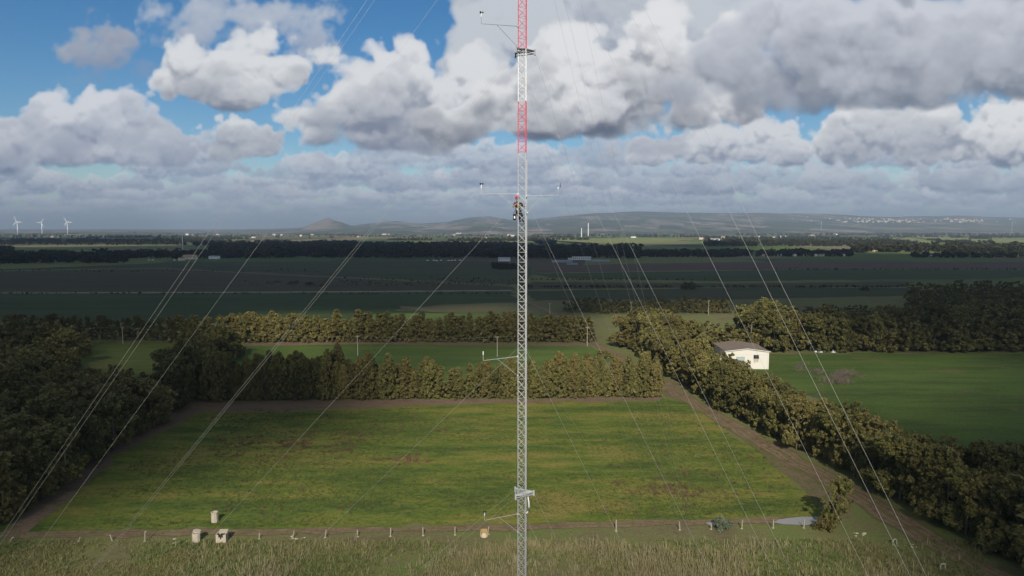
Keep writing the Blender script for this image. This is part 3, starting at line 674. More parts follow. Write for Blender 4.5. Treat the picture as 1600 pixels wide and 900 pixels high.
def make_variants():
    for kind, n in (('column', 6), ('broad', 6), ('bush', 3)):
        for k in range(n):
            v, q, tone, cs = crown_data(40+k*7+len(kind), kind, *((300, 58, .215) if kind != 'bush' else (60, 60, .15)))
            o = np_mesh('crown', v, q, M['leaf_grey'] if kind == 'bush' and k == 2 else M['leaf'], None, tone)
            R = random.Random(k*3+1); tk = MB(); h = 8.5 if kind != 'bush' else 1.2; r = .24 if kind != 'bush' else .06
            tk.tube([(0, 0, -.1), (R.gauss(0, .08), R.gauss(0, .08), h*.35), (R.gauss(0, .2), R.gauss(0, .2), h*.7), (R.gauss(0, .3), R.gauss(0, .3), h)], [r, r*.8, r*.5, r*.15], 7)
            for i in range(7):
                c = cs[R.randrange(len(cs))]; z0 = min(h*.8, max(.3, c[2]*.55)); tk.tube([(0, 0, z0), (c[0]*.5, c[1]*.5, (z0+c[2])/2+.2), tuple(c)], [r*.5, r*.3, r*.08], 5)
            t = tk.build('trunk', M['bark'], None, True)
            VAR[kind].append((o.data, t.data))
            bpy.data.objects.remove(o); bpy.data.objects.remove(t)
make_variants()

ORD = 'first second third fourth fifth sixth seventh eighth ninth tenth eleventh twelfth thirteenth fourteenth fifteenth sixteenth seventeenth eighteenth nineteenth twentieth'.split()
def nth(i):
    """1 -> first"""
    if i <= 20: return ORD[i-1]
    tens = {2: 'twenty', 3: 'thirty', 4: 'forty', 5: 'fifty', 6: 'sixty', 7: 'seventy', 8: 'eighty', 9: 'ninety'}[i//10]
    return (tens[:-1]+'ieth') if i % 10 == 0 else tens+'-'+ORD[i % 10-1]

TREES = []       # (x, y, height, width factor, kind, row)
tr = random.Random(21)
def row(px, n, name, hs, kind, off=0.0, jit=.6, wf=1.0):
    P = [at(*p) for p in px]; L = [0]
    for a, b in zip(P, P[1:]): L.append(L[-1]+(b-a).length)
    for i in range(n):
        s = (i+.5+tr.uniform(-.25, .25))/n*L[-1]; k = max(j for j in range(len(P)-1) if L[j] <= s); d = (P[k+1]-P[k]).normalized()
        p = P[k]+d*(s-L[k]); nn = Vector((d.y, -d.x, 0)); p = p+nn*(off+tr.gauss(0, jit))
        u = s/L[-1]; h = np.interp(u, [q[0] for q in hs], [q[1] for q in hs])*tr.uniform(.80, 1.12)
        TREES.append([p.x, p.y, h, wf*tr.uniform(.85, 1.2), kind, name])
# windbreak behind the near field (bases), the front rank and the rank behind it
row([(1030, 621), (640, 624), (292, 627)], 50, 'near_windbreak', [(0, 13), (.1, 13.5), (.3, 13), (.42, 9.5), (.5, 11.5), (.62, 14), (.8, 14.5), (1, 15)], 'column', 1.5, .5, .98)
row([(1034, 616), (640, 618), (292, 620)], 40, 'near_windbreak_rear', [(0, 13.5), (.25, 12.5), (.42, 9.5), (.5, 11), (.7, 14.5), (1, 15)], 'column', 3.0, .6, 1.0)
row([(928, 535), (640, 535), (380, 536)], 56, 'back_windbreak', [(0, 11.5), (.2, 13), (.5, 12.5), (.8, 13), (1, 14.5)], 'column', 2.0, .6, 1.1)
row([(926, 531), (640, 531), (382, 532)], 46, 'back_windbreak_rear', [(0, 12), (.2, 13.5), (.5, 12.5), (.8, 13.5), (1, 15)], 'column', 3.0, .6, 1.15)
row([(375, 534), (200, 532), (0, 530)], 38, 'back_windbreak_left', [(0, 14), (.3, 12), (1, 11.5)], 'column', 2.0, .8, 1.1)
row([(905, 528), (850, 530)], 7, 'back_windbreak_bush', [(0, 9), (1, 10)], 'broad', -4.0, 1.5, 1.2)
# the row right of the dirt track, from the near corner back to the bend
RR = [(1545, 869), (1440, 812), (1340, 757), (1265, 718), (1200, 682), (1130, 645), (1080, 612), (1030, 580), (1000, 560)]
row(RR, 40, 'track_row', [(0, 13), (.35, 13), (.6, 13.5), (.8, 14), (1, 15)], 'broad', 3.0, .7, 1.0)
row(RR, 34, 'track_row_second', [(0, 14), (.35, 13.5), (.6, 14), (.8, 15), (1, 16)], 'broad', 8.0, 1.0, 1.05)
row([(1760, 990), (1640, 915), (1560, 868)], 8, 'track_row_near', [(0, 14), (1, 13)], 'broad', 3.0, .8, 1.1)
row([(1760, 960), (1640, 890), (1520, 835), (1440, 790)], 14, 'track_row_third', [(0, 14), (1, 14)], 'broad', 9.0, 1.2, 1.1)
row([(955, 541), (1000, 548), (1050, 556), (1100, 560)], 9, 'bend_grove', [(0, 16), (.5, 18), (1, 14)], 'broad', -3.0, 1.2, 1.15)
row([(965, 532), (1040, 538), (1110, 545), (1135, 552)], 10, 'bend_grove_rear', [(0, 16), (.3, 17), (1, 13)], 'broad', -2.0, 1.5, 1.15)
row([(1060, 590), (1100, 596), (1126, 592)], 6, 'barn_trees', [(0, 13), (.6, 15), (1, 10)], 'broad', 0.0, 1.0, 1.1)
# tall wood behind the barn and the right field
WD = [(1150, 543), (1205, 549), (1300, 550), (1400, 551), (1500, 550), (1640, 550)]
row(WD, 30, 'barn_wood', [(0, 19), (.15, 18), (.3, 17), (.5, 17), (.7, 19), (1, 16)], 'broad', -3.0, 1.0, 1.15)
row(WD, 26, 'barn_wood_second', [(0, 21), (.15, 19), (.5, 18), (.75, 21), (1, 18)], 'broad', -11.0, 1.5, 1.15)
row(WD, 22, 'barn_wood_third', [(0, 20), (.5, 19), (1, 19)], 'broad', -20.0, 2.0, 1.2)
# the dark wood at left: its edge along the near field, then the inside
ED = [(12, 824), (90, 770), (150, 725), (205, 690), (250, 660), (285, 636), (320, 600), (350, 575), (378, 550)]
row(ED, 30, 'left_wood_edge', [(0, 12.5), (.5, 13), (1, 14)], 'broad', -2.0, .8, 1.1)
row(ED, 26, 'left_wood_second', [(0, 13), (.5, 14), (1, 14)], 'broad', -7.5, 1.2, 1.15)
def in_poly(P, x, y):
    c = False
    for (ax, ay), (bx, by) in zip(P, P[1:]+P[:1]):
        if (ay > y) != (by > y) and x < (bx-ax)*(y-ay)/(by-ay)+ax: c = not c
    return c
edge_poly = [tuple(at(*p).xy) for p in ED]
def left_of_edge(x, y):
    for (ax, ay), (bx, by) in zip(edge_poly, edge_poly[1:]):
        if ay <= y <= by: return x-(ax+(bx-ax)*(y-ay)/(by-ay))
    return x-edge_poly[0 if y < edge_poly[0][1] else -1][0]
gapP = [tuple(at(*p).xy) for p in [(110, 600), (150, 533), (300, 535), (255, 590), (235, 606)]]
gap3 = [tuple(at(*p).xy) for p in [(90, 650), (115, 533), (305, 535), (235, 640)]]
gap2 = [tuple(at(*p).xy) for p in [(-80, 662), (-80, 640), (30, 640), (70, 650), (20, 662)]]
y = 100.0
while y < 318:
    x = -320.0
    while x < -80:
        qx = x+tr.uniform(-2.4, 2.4); qy = y+tr.uniform(-2.4, 2.4); x += 6.6
        if left_of_edge(qx, qy) > -12: continue
        p = pix((qx, qy, 10))
        if p[0] < -330: continue
        if in_poly(gapP, qx, qy) or in_poly(gap2, qx, qy): continue
        low = in_poly(gap3, qx, qy)
        if low and tr.random() < .3: continue
        if qy > 265 and tr.random() < .35: continue
        TREES.append([qx, qy, tr.uniform(5.5, 8.5) if low else tr.uniform(11, 15.5), tr.uniform(1.0, 1.35), 'broad', 'left_wood'])
    y += 6.6
# dark belts on the plain
row([(1140, 489), (1000, 489), (880, 487)], 26, 'plain_belt', [(0, 9), (1, 8)], 'broad', 0, 2.0, 1.4)
row([(1140, 484), (1000, 484), (900, 483)], 22, 'plain_belt', [(0, 10), (1, 8)], 'broad', 0, 2.0, 1.4)
for k in range(5):
    row([(1420, 497-8*k), (1500, 498-8*k), (1700, 497-8*k)], 22, 'plain_wood', [(0, 13), (1, 16)], 'broad', 0, 3.0, 1.3)
row([(1200, 497), (1420, 500)], 18, 'plain_belt', [(0, 8), (1, 9)], 'broad', 0, 2.0, 1.3)

ROWLAB = {
 'near_windbreak': ('eucalyptus in the front rank of the near windbreak, {n} from the track', 'eucalyptus windbreak behind the near field'),
 'near_windbreak_rear': ('eucalyptus in the rear rank of the near windbreak, {n} from the track', 'eucalyptus windbreak behind the near field'),
 'back_windbreak': ('eucalyptus in the back windbreak past the bright field, {n} from the track', 'eucalyptus in the back windbreak'),
 'back_windbreak_rear': ('eucalyptus in the rear rank of the back windbreak, {n} from the track', 'eucalyptus in the back windbreak'),
 'back_windbreak_left': ('shaded back windbreak eucalyptus by the yellowish field, {n} from the green field', 'shaded eucalyptus at the end of the back windbreak'),
 'back_windbreak_bush': ('rounded tree where the back windbreak meets the track, {n} counting away from the track', 'rounded trees where the back windbreak meets the track'),
 'track_row': ('tree lining the right edge of the dirt track, {n} from the near end', 'trees lining the dirt track'),
 'track_row_second': ('tree just behind the rank lining the dirt track, {n} from the near end', 'second rank behind the trackside trees'),
 'track_row_near': ('shaded tree by the track in the bottom corner, {n} from the frame edge', 'shaded trees in the bottom corner by the track'),
 'track_row_third': ('shaded tree between the trackside rank and right field, {n} from the near end', 'shaded trees between track and right field'),
 'bend_grove': ('tall olive tree in the grove at the track bend, {n} from the pole', 'grove at the bend of the dirt track'),
 'bend_grove_rear': ('tall tree at the rear of the grove at the track bend, {n} from the pole', 'grove at the bend of the dirt track'),
 'barn_trees': ('tree hiding the left side of the white barn, {n} counting towards the barn', 'trees hiding the left side of the barn'),
 'barn_wood': ('tall tree fronting the wood beyond the white barn, {n} from the barn', 'wood behind the white barn'),
 'barn_wood_second': ('tall tree in the second rank of the wood beyond the barn, {n} from the barn', 'wood behind the white barn'),
 'barn_wood_third': ('tall tree in the rear rank of the wood beyond the barn', 'rear rank of the wood behind the barn'),
 'left_wood_edge': ('dark tree edging the left wood beside the field, {n} from the near end', 'edge of the dark left wood'),
 'left_wood_second': ('dark tree one rank inside the left wood edge, {n} from the near end', 'second rank inside the dark left wood'),
 'left_wood': ('dark tree inside the shaded wood left of the near field', 'trees inside the dark left wood'),
 'plain_belt': ('low dark tree in the belt across the shaded plain', 'low dark tree belt across the plain'),
 'plain_wood': ('dark tree in the shaded wood at the right of the plain', 'shaded wood at the right of the plain')}
def place_trees():
    seen = {}
    for q in TREES:
        seen[q[5]] = seen.get(q[5], 0)+1; q.append(seen[q[5]])
    def size(q):
        p = pix((q[0], q[1], q[2]*.6)); on = -25 < p[0] < 1625 and p[1] < 930
        return q[2]/math.hypot(q[0], q[1], HC-5) if on else 0
    order = sorted(TREES, key=size, reverse=True)
    keep = [q for q in order if size(q) > 0][:296]; rest = order[len(keep):]; rest = [q for q in rest if pix((q[0], q[1], 8))[0] > -300]
    R = random.Random(8); proto = {}
    for q in keep:
        vi = R.randrange(len(VAR[q[4]])); cm, tm = VAR[q[4]][vi]
        lab, grp = ROWLAB[q[5]]
        o = thing('eucalyptus_tree', (q[0], q[1], 0), (lab.format(n=nth(q[6])) if '{n}' in lab else lab), 'tree', grp, R.random()*6.28)
        s = q[2]/12.0; o.scale = (s*q[3], s*q[3], s)
        c = bpy.data.objects.new('crown', cm); C.objects.link(c); c.parent = o
        k = bpy.data.objects.new('trunk', tm); C.objects.link(k); k.parent = o
    # everything farther: one mass
    vs = []; qs = []; ts = []; base = 0
    low = {k: [crown_data(90+i, k, 60, 26, .58)[:3] for i in range(3)] for k in ('column', 'broad')}
    for q in rest:
        v, f, tn = low[q[4]][R.randrange(3)]; a = R.random()*6.28; s = q[2]/12.0; ca, sa = math.cos(a)*s*q[3], math.sin(a)*s*q[3]
        vs.append(np.stack([v[:, 0]*ca-v[:, 1]*sa+q[0], v[:, 0]*sa+v[:, 1]*ca+q[1], v[:, 2]*s], -1)); qs.append(f+base); base += len(v); ts.append(np.clip(tn*.8+R.uniform(-.1, .2), 0, 1))
    o = np_mesh('wood', np.concatenate(vs), np.concatenate(qs), M['leaf'], None, np.concatenate(ts))
    tag(o, 'dark belts and copses of trees farther across the shaded plain', 'trees', kind='stuff')
place_trees()

def lone(kind, vi, p, h, wf, name, label, cat, grp=None, rz=0.0):
    cm, tm = VAR[kind][vi]; o = thing(name, p, label, cat, grp, rz); s = h/(12.0 if kind != 'bush' else 3.0); o.scale = (s*wf, s*wf, s)
    for nm, me in (('crown', cm), ('trunk', tm)):
        c = bpy.data.objects.new(nm, me); C.objects.link(c); c.parent = o
lone('broad', 1, at(1306, 824), 9.4, .92, 'eucalyptus_tree', 'lone shaded tree standing beside the puddle at the track corner', 'tree')
lone('bush', 2, at(1128, 827), 2.5, 1.15, 'shrub', 'pale grey green shrub on the front track beside the fence posts', 'shrub')
lone('bush', 0, at(1290, 828), 2.6, 1.3, 'shrub', 'low dark shrub at the foot of the lone tree by the puddle', 'shrub')
lone('bush', 1, at(944, 560), 4.6, 1.35, 'shrub', 'dark round shrub on the corner of the green field by the track', 'shrub')
lone('bush', 0, at(1076, 451), 7.5, 1.5, 'shrub', 'dark round bush alone in the middle of the shaded plain', 'shrub')
for i, (px, py, h) in enumerate(((458, 443, 3.5), (484, 445, 4), (505, 446, 2.6), (433, 441, 2.5))):
    lone('bush', i % 2, at(px, py), h, 2.6, 'shrub', 'low dark scrub in the fallow field, %s from the left' % nth(['433', '458', '484', '505'].index(str(px))+1), 'shrub', 'scrub in the fallow field')
lone('bush', 1, at(1352, 454), 4.5, 1.5, 'shrub', 'small dark bush far right on the shaded green strip', 'shrub')

# far woods as masses
def far_wood(name, label, rects, leafmat, seed):
    R = np.random.default_rng(seed); vs = []; qs = []; ts = []; base = 0
    prot = [crown_data(190+i, 'broad', 26, 7, 1.5)[:3] for i in range(4)]
    for (x0, y0, x1, y1, n, h0, h1) in rects:
        a = at(800, y0).y; b = at(800, y1).y
        for _ in range(n):
            yy = a+(b-a)*R.random(); u = x0+(x1-x0)*R.random(); xx = (u-800)/F*yy
            v, f, tn = prot[R.integers(4)]; h = h0+(h1-h0)*R.random()**1.5; s = h/12; an = R.random()*6.28; w = 1.1+.7*R.random(); ca, sa = math.cos(an)*s*w, math.sin(an)*s*w
            vs.append(np.stack([v[:, 0]*ca-v[:, 1]*sa+xx, v[:, 0]*sa+v[:, 1]*ca+yy, v[:, 2]*s*1.05], -1)); qs.append(f+base); base += len(v); ts.append(np.clip(tn*.7+R.random()*.3, 0, 1))
    tag(np_mesh(name, np.concatenate(vs), np.concatenate(qs), leafmat, None, np.concatenate(ts)), label, 'trees', kind='stuff')
_r = random.Random(77); HED = [(_r.uniform(-20, 1600), _r.uniform(365.5, 380), _r.uniform(15, 110)) for _ in range(80)]; HED = [q for q in HED if not (820 < q[0] < 1080 and q[1] > 371) and (q[1] < 378 or q[0] > 1100)]
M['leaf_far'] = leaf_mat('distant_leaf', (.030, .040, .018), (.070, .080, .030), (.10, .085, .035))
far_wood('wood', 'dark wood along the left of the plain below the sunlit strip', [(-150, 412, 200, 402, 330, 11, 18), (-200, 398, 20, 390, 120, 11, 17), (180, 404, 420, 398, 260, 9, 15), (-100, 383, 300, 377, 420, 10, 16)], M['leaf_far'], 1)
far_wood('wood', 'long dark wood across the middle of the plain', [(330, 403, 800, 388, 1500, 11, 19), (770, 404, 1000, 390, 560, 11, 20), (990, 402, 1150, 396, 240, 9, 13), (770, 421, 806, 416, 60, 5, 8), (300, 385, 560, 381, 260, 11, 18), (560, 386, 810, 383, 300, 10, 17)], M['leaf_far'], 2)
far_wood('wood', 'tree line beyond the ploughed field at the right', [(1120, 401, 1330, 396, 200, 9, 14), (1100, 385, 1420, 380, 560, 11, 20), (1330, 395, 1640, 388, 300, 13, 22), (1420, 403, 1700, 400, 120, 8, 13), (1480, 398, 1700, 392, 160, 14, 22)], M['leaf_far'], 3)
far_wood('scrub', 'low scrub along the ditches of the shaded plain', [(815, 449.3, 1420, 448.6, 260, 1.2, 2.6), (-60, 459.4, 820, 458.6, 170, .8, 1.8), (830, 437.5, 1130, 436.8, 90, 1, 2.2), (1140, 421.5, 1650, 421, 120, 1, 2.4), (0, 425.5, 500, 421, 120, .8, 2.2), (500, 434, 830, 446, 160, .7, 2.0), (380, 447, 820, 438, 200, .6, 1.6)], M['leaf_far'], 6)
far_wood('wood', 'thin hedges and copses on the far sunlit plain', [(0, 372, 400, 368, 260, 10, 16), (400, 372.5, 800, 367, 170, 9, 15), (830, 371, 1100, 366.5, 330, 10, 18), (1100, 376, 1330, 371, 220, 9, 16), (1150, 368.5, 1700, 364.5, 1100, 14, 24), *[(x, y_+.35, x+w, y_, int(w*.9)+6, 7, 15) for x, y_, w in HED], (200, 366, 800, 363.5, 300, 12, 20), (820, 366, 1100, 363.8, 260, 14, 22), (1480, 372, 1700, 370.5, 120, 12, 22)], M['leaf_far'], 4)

# ------------------------------------------------------------------ low growth: dry reeds in front, red weeds in the field
def tufts(name, label, cat, pts, h, mats, seed, blades=7, spread=.35, wid=.05, lean=.35):
    R = np.random.default_rng(seed); n = len(pts)*blades; P = np.repeat(np.array(pts), blades, 0); hh = np.repeat(np.array(h), blades)*(.5+.7*R.random(n))
    o = R.normal(size=(n, 2))*spread*np.repeat(np.array(h), blades)[:, None]*.6; a = R.random(n)*6.283; w = wid*(.6+.8*R.random(n))
    bx = P[:, 0]+o[:, 0]; by = P[:, 1]+o[:, 1]; dx, dy = np.cos(a)*w, np.sin(a)*w; l = R.normal(size=(n, 2))*lean*hh[:, None]
    v = np.stack([np.stack([bx-dx, by-dy, 0*bx], -1), np.stack([bx+dx, by+dy, 0*bx], -1), np.stack([bx+l[:, 0]+dx*.4, by+l[:, 1]+dy*.4, hh], -1), np.stack([bx+l[:, 0]-dx*.4, by+l[:, 1]-dy*.4, hh], -1)], 1)
    tone = np.clip(np.repeat(R.random(len(pts)), blades)*.8+R.random(n)*.3, 0, 1)
    return tag(np_mesh(name, v.reshape(-1, 3), np.arange(n*4).reshape(-1, 4), mats, None, tone), label, cat, kind='stuff')
M['reed'] = leaf_mat('dry_reed', (.23, .205, .10), (.56, .50, .30), (.38, .32, .16))
M['weed'] = leaf_mat('red_weed', (.065, .046, .027), (.155, .090, .054), (.11, .09, .045))
M['brush'] = leaf_mat('dead_brush', (.085, .07, .052), (.19, .155, .118), (.15, .12, .08))
M['fieldgrass'] = leaf_mat('field_grass', (.052, .085, .022), (.165, .185, .050), (.22, .19, .065))
M['turf'] = leaf_mat('rough_grass', (.085, .115, .034), (.195, .215, .070), (.22, .19, .085))
def lownoise(seed, s):
    R = random.Random(seed); w = [(R.uniform(-1, 1)*q/s, R.uniform(-1, 1)*q/s, R.random()*6.28, a) for q, a in ((1, 1), (1, 1), (2.2, .6), (2.2, .6), (4.5, .35), (4.5, .35), (9, .2))]
    return lambda x, y: sum(a*math.sin(u*x+v*y+p) for u, v, p, a in w)
FIELD = [tuple(at(*p).xy) for p in [(110, 822), (400, 823), (800, 818), (1200, 806), (1270, 800), (1180, 715), (1060, 634), (640, 638), (310, 648), (210, 720)]]
def scatter():
    R = random.Random(4); f1 = lownoise(1, 5); f2 = lownoise(2, 3.5); reeds = []; rh = []; turf = []; th = []
    for _ in range(60000):
        y_ = R.uniform(100, 123); x_ = R.uniform(-.80, .72)*y_; px, py, _d = pix((x_, y_, 0))
        if py < 845 or py > 925: continue
        # reeds are thickest along the bottom, right of centre
        k = np.interp(px, [250, 480, 600, 800, 1250, 1330, 1400], [.02, .30, .45, .75, .85, .4, .05])*np.interp(py, [846, 858, 880, 900, 925], [.15, .5, .5, .95, 1])
        v = f1(x_, y_*1.6)*.22+.5
        if R.random() < k*min(1, max(.12, f2(x_*.7, y_)*.9+.55))*(v+.3)*.8: reeds.append((x_, y_)); rh.append(R.uniform(.6, 1.5))
        elif R.random() < .30+.12*f2(x_, y_): turf.append((x_, y_)); th.append(R.uniform(.2, .55))
    tufts('dry_reeds', 'pale dry reeds standing in the rough ground before the mast', 'reeds', reeds, rh, M['reed'], 5, 6, .3, .035, .16)
    tufts('rough_grass', 'rough olive grass in front of the fence posts', 'grass', turf, th, M['turf'], 6, 7, .8, .05, .6)
    weeds = []; wh = []; g = lownoise(3, 14); g2 = lownoise(7, 6); g3 = lownoise(11, 2.6)
    for _ in range(90000):
        y_ = R.uniform(126, 222); x_ = R.uniform(-.55, .42)*y_; px, py, _d = pix((x_, y_, 0))
        if px < 330 or px > 1240 or py > 808 or py < 640: continue
        k = g(x_, y_*1.6)*.5+g2(x_*.6, y_*1.5)*.35
        c = math.exp(-((px-600)/190)**2-((py-705)/26)**2)*1.9+math.exp(-((px-740)/120)**2-((py-710)/18)**2)*1.3+math.exp(-((px-980)/110)**2-((py-765)/18)**2)*.9+math.exp(-((px-690)/160)**2-((py-775)/26)**2)*.7+.12
        q = g3(x_, y_*1.5)*.5+g2(x_*2.7, y_*4)*.4
        if R.random() < .17*c*max(0, .35+.85*k+.9*q): weeds.append((x_, y_)); wh.append(R.uniform(.18, .5))
    tufts('red_weeds', 'reddish brown weeds in patches across the near green field', 'weeds', weeds, wh, M['weed'], 8, 14, 1.1, .06, .55)
    gr = []; gh = []
    for _ in range(42000):
        y_ = R.uniform(124, 222); x_ = R.uniform(-.62, .45)*y_; px, py, _d = pix((x_, y_, 0))
        if not in_poly(FIELD, x_, y_) or g2(x_*.5, y_*1.3) < R.uniform(-1.2, .6): continue
        gr.append((x_, y_)); gh.append(R.uniform(.10, .26))
    tufts('field_grass', 'tufts of green and yellowing grass over the near field', 'grass', gr, gh, M['fieldgrass'], 12, 6, 1.6, .07, .7)
    brush = []; bh = []
    for _ in range(1500):
        u = R.random(); px = 1250+u*100+R.gauss(0, 6); py = 573+u*24+R.gauss(0, 3+4*math.sin(u*3.1)); p = at(px, py)
        if f1(p.x*1.3, p.y*1.3) < -.2: continue
        brush.append((p.x, p.y)); bh.append(R.uniform(.4, 1.6)*(.4+math.sin(u*3.1)))
    tufts('brush_pile', 'long heap of grey brown brushwood on the right green field', 'brush pile', brush, bh, M['brush'], 9, 6, .5, .06, .9)

scatter()

# ------------------------------------------------------------------ the guyed mast
MX, MY = 0.62, 40.0
LEG = [Vector((MX-.262, MY+.0, 0)), Vector((MX+.172, MY-.245, 0)), Vector((MX+.205, MY+.250, 0))]   # left, right near, right far
def at_z(v, z): return Vector((v.x, v.y, z))
def build_mast():
    root = thing('guyed_mast', (MX, MY, 0), 'tall slim triangular lattice mast with red and white upper bands, held by guy wires', 'mast')
    O = Vector((MX, MY, 0)); L = [p-O for p in LEG]
    SL = 2.9; z0 = 60.4-SL*21; edges = [max(.25, z0+SL*i) for i in range(30)]
    for i, (a, b) in enumerate(zip(edges, edges[1:])):
        k = i-21; col = M['red'] if k in (0, 2, 4, 6) else M['white'] if k in (1, 3, 5, 7) else M['steel']
        mb = MB(); nb = max(1, round((b-a)/.58)); h = (b-a)/nb
        for p in L:
            mb.bar(at_z(p, a+.004), at_z(p, b-.004), .025, 8); mb.bar(at_z(p, b-.03), at_z(p, b-.006), .042, 8); mb.bar(at_z(p, a+.006), at_z(p, a+.03), .042, 8)
        for (p, q) in ((L[0], L[1]), (L[1], L[2]), (L[2], L[0])):
            for j in range(nb):
                s, e = a+.05+j*h, a+.05+(j+1)*h-.09
                mb.bar(at_z(p, s), at_z(q, s), .010, 5); mb.bar(at_z(p, s+.03), at_z(q, e), .0095, 5); mb.bar(at_z(q, s+.03), at_z(p, e), .0095, 5)
        mb.build('lattice_section', col, root)
    MB().box((0, 0, .12), (1.6, 1.6, .24)).build('base_pad', M['concrete'], root)
    # cable run up the far right leg
    cb = MB(); cb.tube([at_z(L[2]+Vector((.045, .02, 0)), z) for z in np.linspace(.4, 60, 50)], .018, 5); cb.build('signal_cable', M['steel'], root)
    AL, AR, AB = Vector((-52.9, 28.0, 0))-O, Vector((28.0, -4.8, 0))-O, Vector((27.7, 87.2, 0))-O
    def wire(a, b):
        n = 14; pts = [a.lerp(b, j/n)-Vector((0, 0, .25*math.sin(math.pi*j/n))) for j in range(n+1)]
        MB().tube(pts, .0044, 5).build('guy_wire', M['wire'], root)
    for zc, m in ((22.2, 'steel'), (40.1, 'steel'), (66.2, 'shaded_steel'), (80.6, 'shaded_steel')):  # upper collars get the steel with shade put into its colour
        R_, LF, LB = Vector((.70, .28, zc)), Vector((-.40, -.32, zc)), Vector((-.42, .84, zc)); mb = MB()
        for p, q in ((R_, LF), (LF, LB), (LB, R_)):
            mb.bar(p, q, .042, 8); mb.bar(p+Vector((0, 0, -.16)), q+Vector((0, 0, -.16)), .024, 6)
        for p in (R_, LF, LB):
            mb.box((p.x, p.y, p.z-.08), (.10, .10, .34))
            for l in L: mb.bar(p, at_z(l, zc), .022, 6)
        mb.build('torsion_collar', M[m], root)
        for c_, an in ((LF, AL), (LB, AL), (R_, AR), (LF, AR), (R_, AB), (LB, AB)): wire(c_+Vector((0, 0, -.1)), an+Vector((0, 0, .3)))
    for zs in (13.0, 31.0, 49.0, 57.7, 75.0):
        for l, an in ((L[0], AL), (L[1], AR), (L[2], AB)): wire(at_z(l, zs), an+Vector((0, 0, .3)))
    for an in (AL, AR, AB):
        MB().box((an.x, an.y, .2), (1.1, 1.1, .5), taper=.8).build('guy_anchor', M['concrete'], root)
    # sensor booms
    def boom(px0, py0, px1, py1, d1, strut, up, kind, d0=40.0, m='steel'):
        a = atd(px0, py0, d0)-O; b = atd(px1, py1, d1)-O; mb = MB()
        mb.bar(a, b, .016, 8, .011)
        s0 = atd(strut[0], strut[1], d0+(d1-d0)*abs((strut[0]-px0)/(px1-px0)))-O; s1 = atd(strut[2], strut[3], d0)-O
        mb.bar(s0, s1, .011, 6); mb.box(tuple(a), (.11, .11, .09)); mb.box(tuple(s1), (.09, .09, .07)); mb.bar(b, b+Vector((0, 0, up)), .013, 6)
        o = mb.build('sensor_boom', M[m], root); t = b+Vector((0, 0, up))
        if kind == 'cups':
            s = MB(); s.mat(1).bar(t-Vector((0, 0, .04)), t+Vector((0, 0, .16)), .028, 8); s.mat(0)
            for k in range(3):
                an = .1+k*2.094; c = t+Vector((math.cos(an)*.085, math.sin(an)*.085, .20)); s.bar(t+Vector((0, 0, .2)), c, .008, 5); s.lathe(c, [(.0, .045), (.035, .035), (.05, 0), (.035, -.035), (0, -.045)], 8)
            s.build('cup_anemometer', [M['rubber'], M['white']], o)
        elif kind == 'vane':
            s = MB(); s.mat(1).bar(t-Vector((0, 0, .02)), t+Vector((0, 0, .12)), .026, 8); s.mat(0).bar(t+Vector((-.12, 0, .14)), t+Vector((.16, .05, .14)), .01, 5); s.box(tuple(t+Vector((.15, .05, .20))), (.03, .012, .26)); s.build('wind_vane', [M['rubber'], M['white']], o)
        else:
            s = MB(); s.bar(t-Vector((0, 0, .02)), t+Vector((0, 0, .18)), .028, 8); s.build('sensor_head', M['white'], o)
    boom(809, 41, 752, 37, 39.4, (776, 38.5, 808.5, 73), .42, 'cups', m='shaded_steel')
    boom(809, 303, 752, 303, 39.6, (781, 304, 808.5, 327), .38, 'cups')
    boom(822, 306, 872, 305, 39.6, (847, 306, 824, 332), .38, 'vane', 40.1)
    boom(809, 557, 755, 563.5, 38.8, (777, 561, 809, 587), .36, 'head')
    boom(809, 803, 757, 813, 38.9, (780, 808.5, 809, 831), .32, 'cups')
    hose = MB(); hose.tube([atd(825, 776, 40)-O, atd(826.2, 785, 40)-O, atd(826.8, 792, 40)-O, atd(826.0, 797, 40)-O, atd(824, 801, 40)-O, atd(821.5, 802.5, 40)-O], [.035, .05, .055, .05, .045, .04], 8)
    hose.build('hanging_hose', M['white'], root, True)
build_mast()

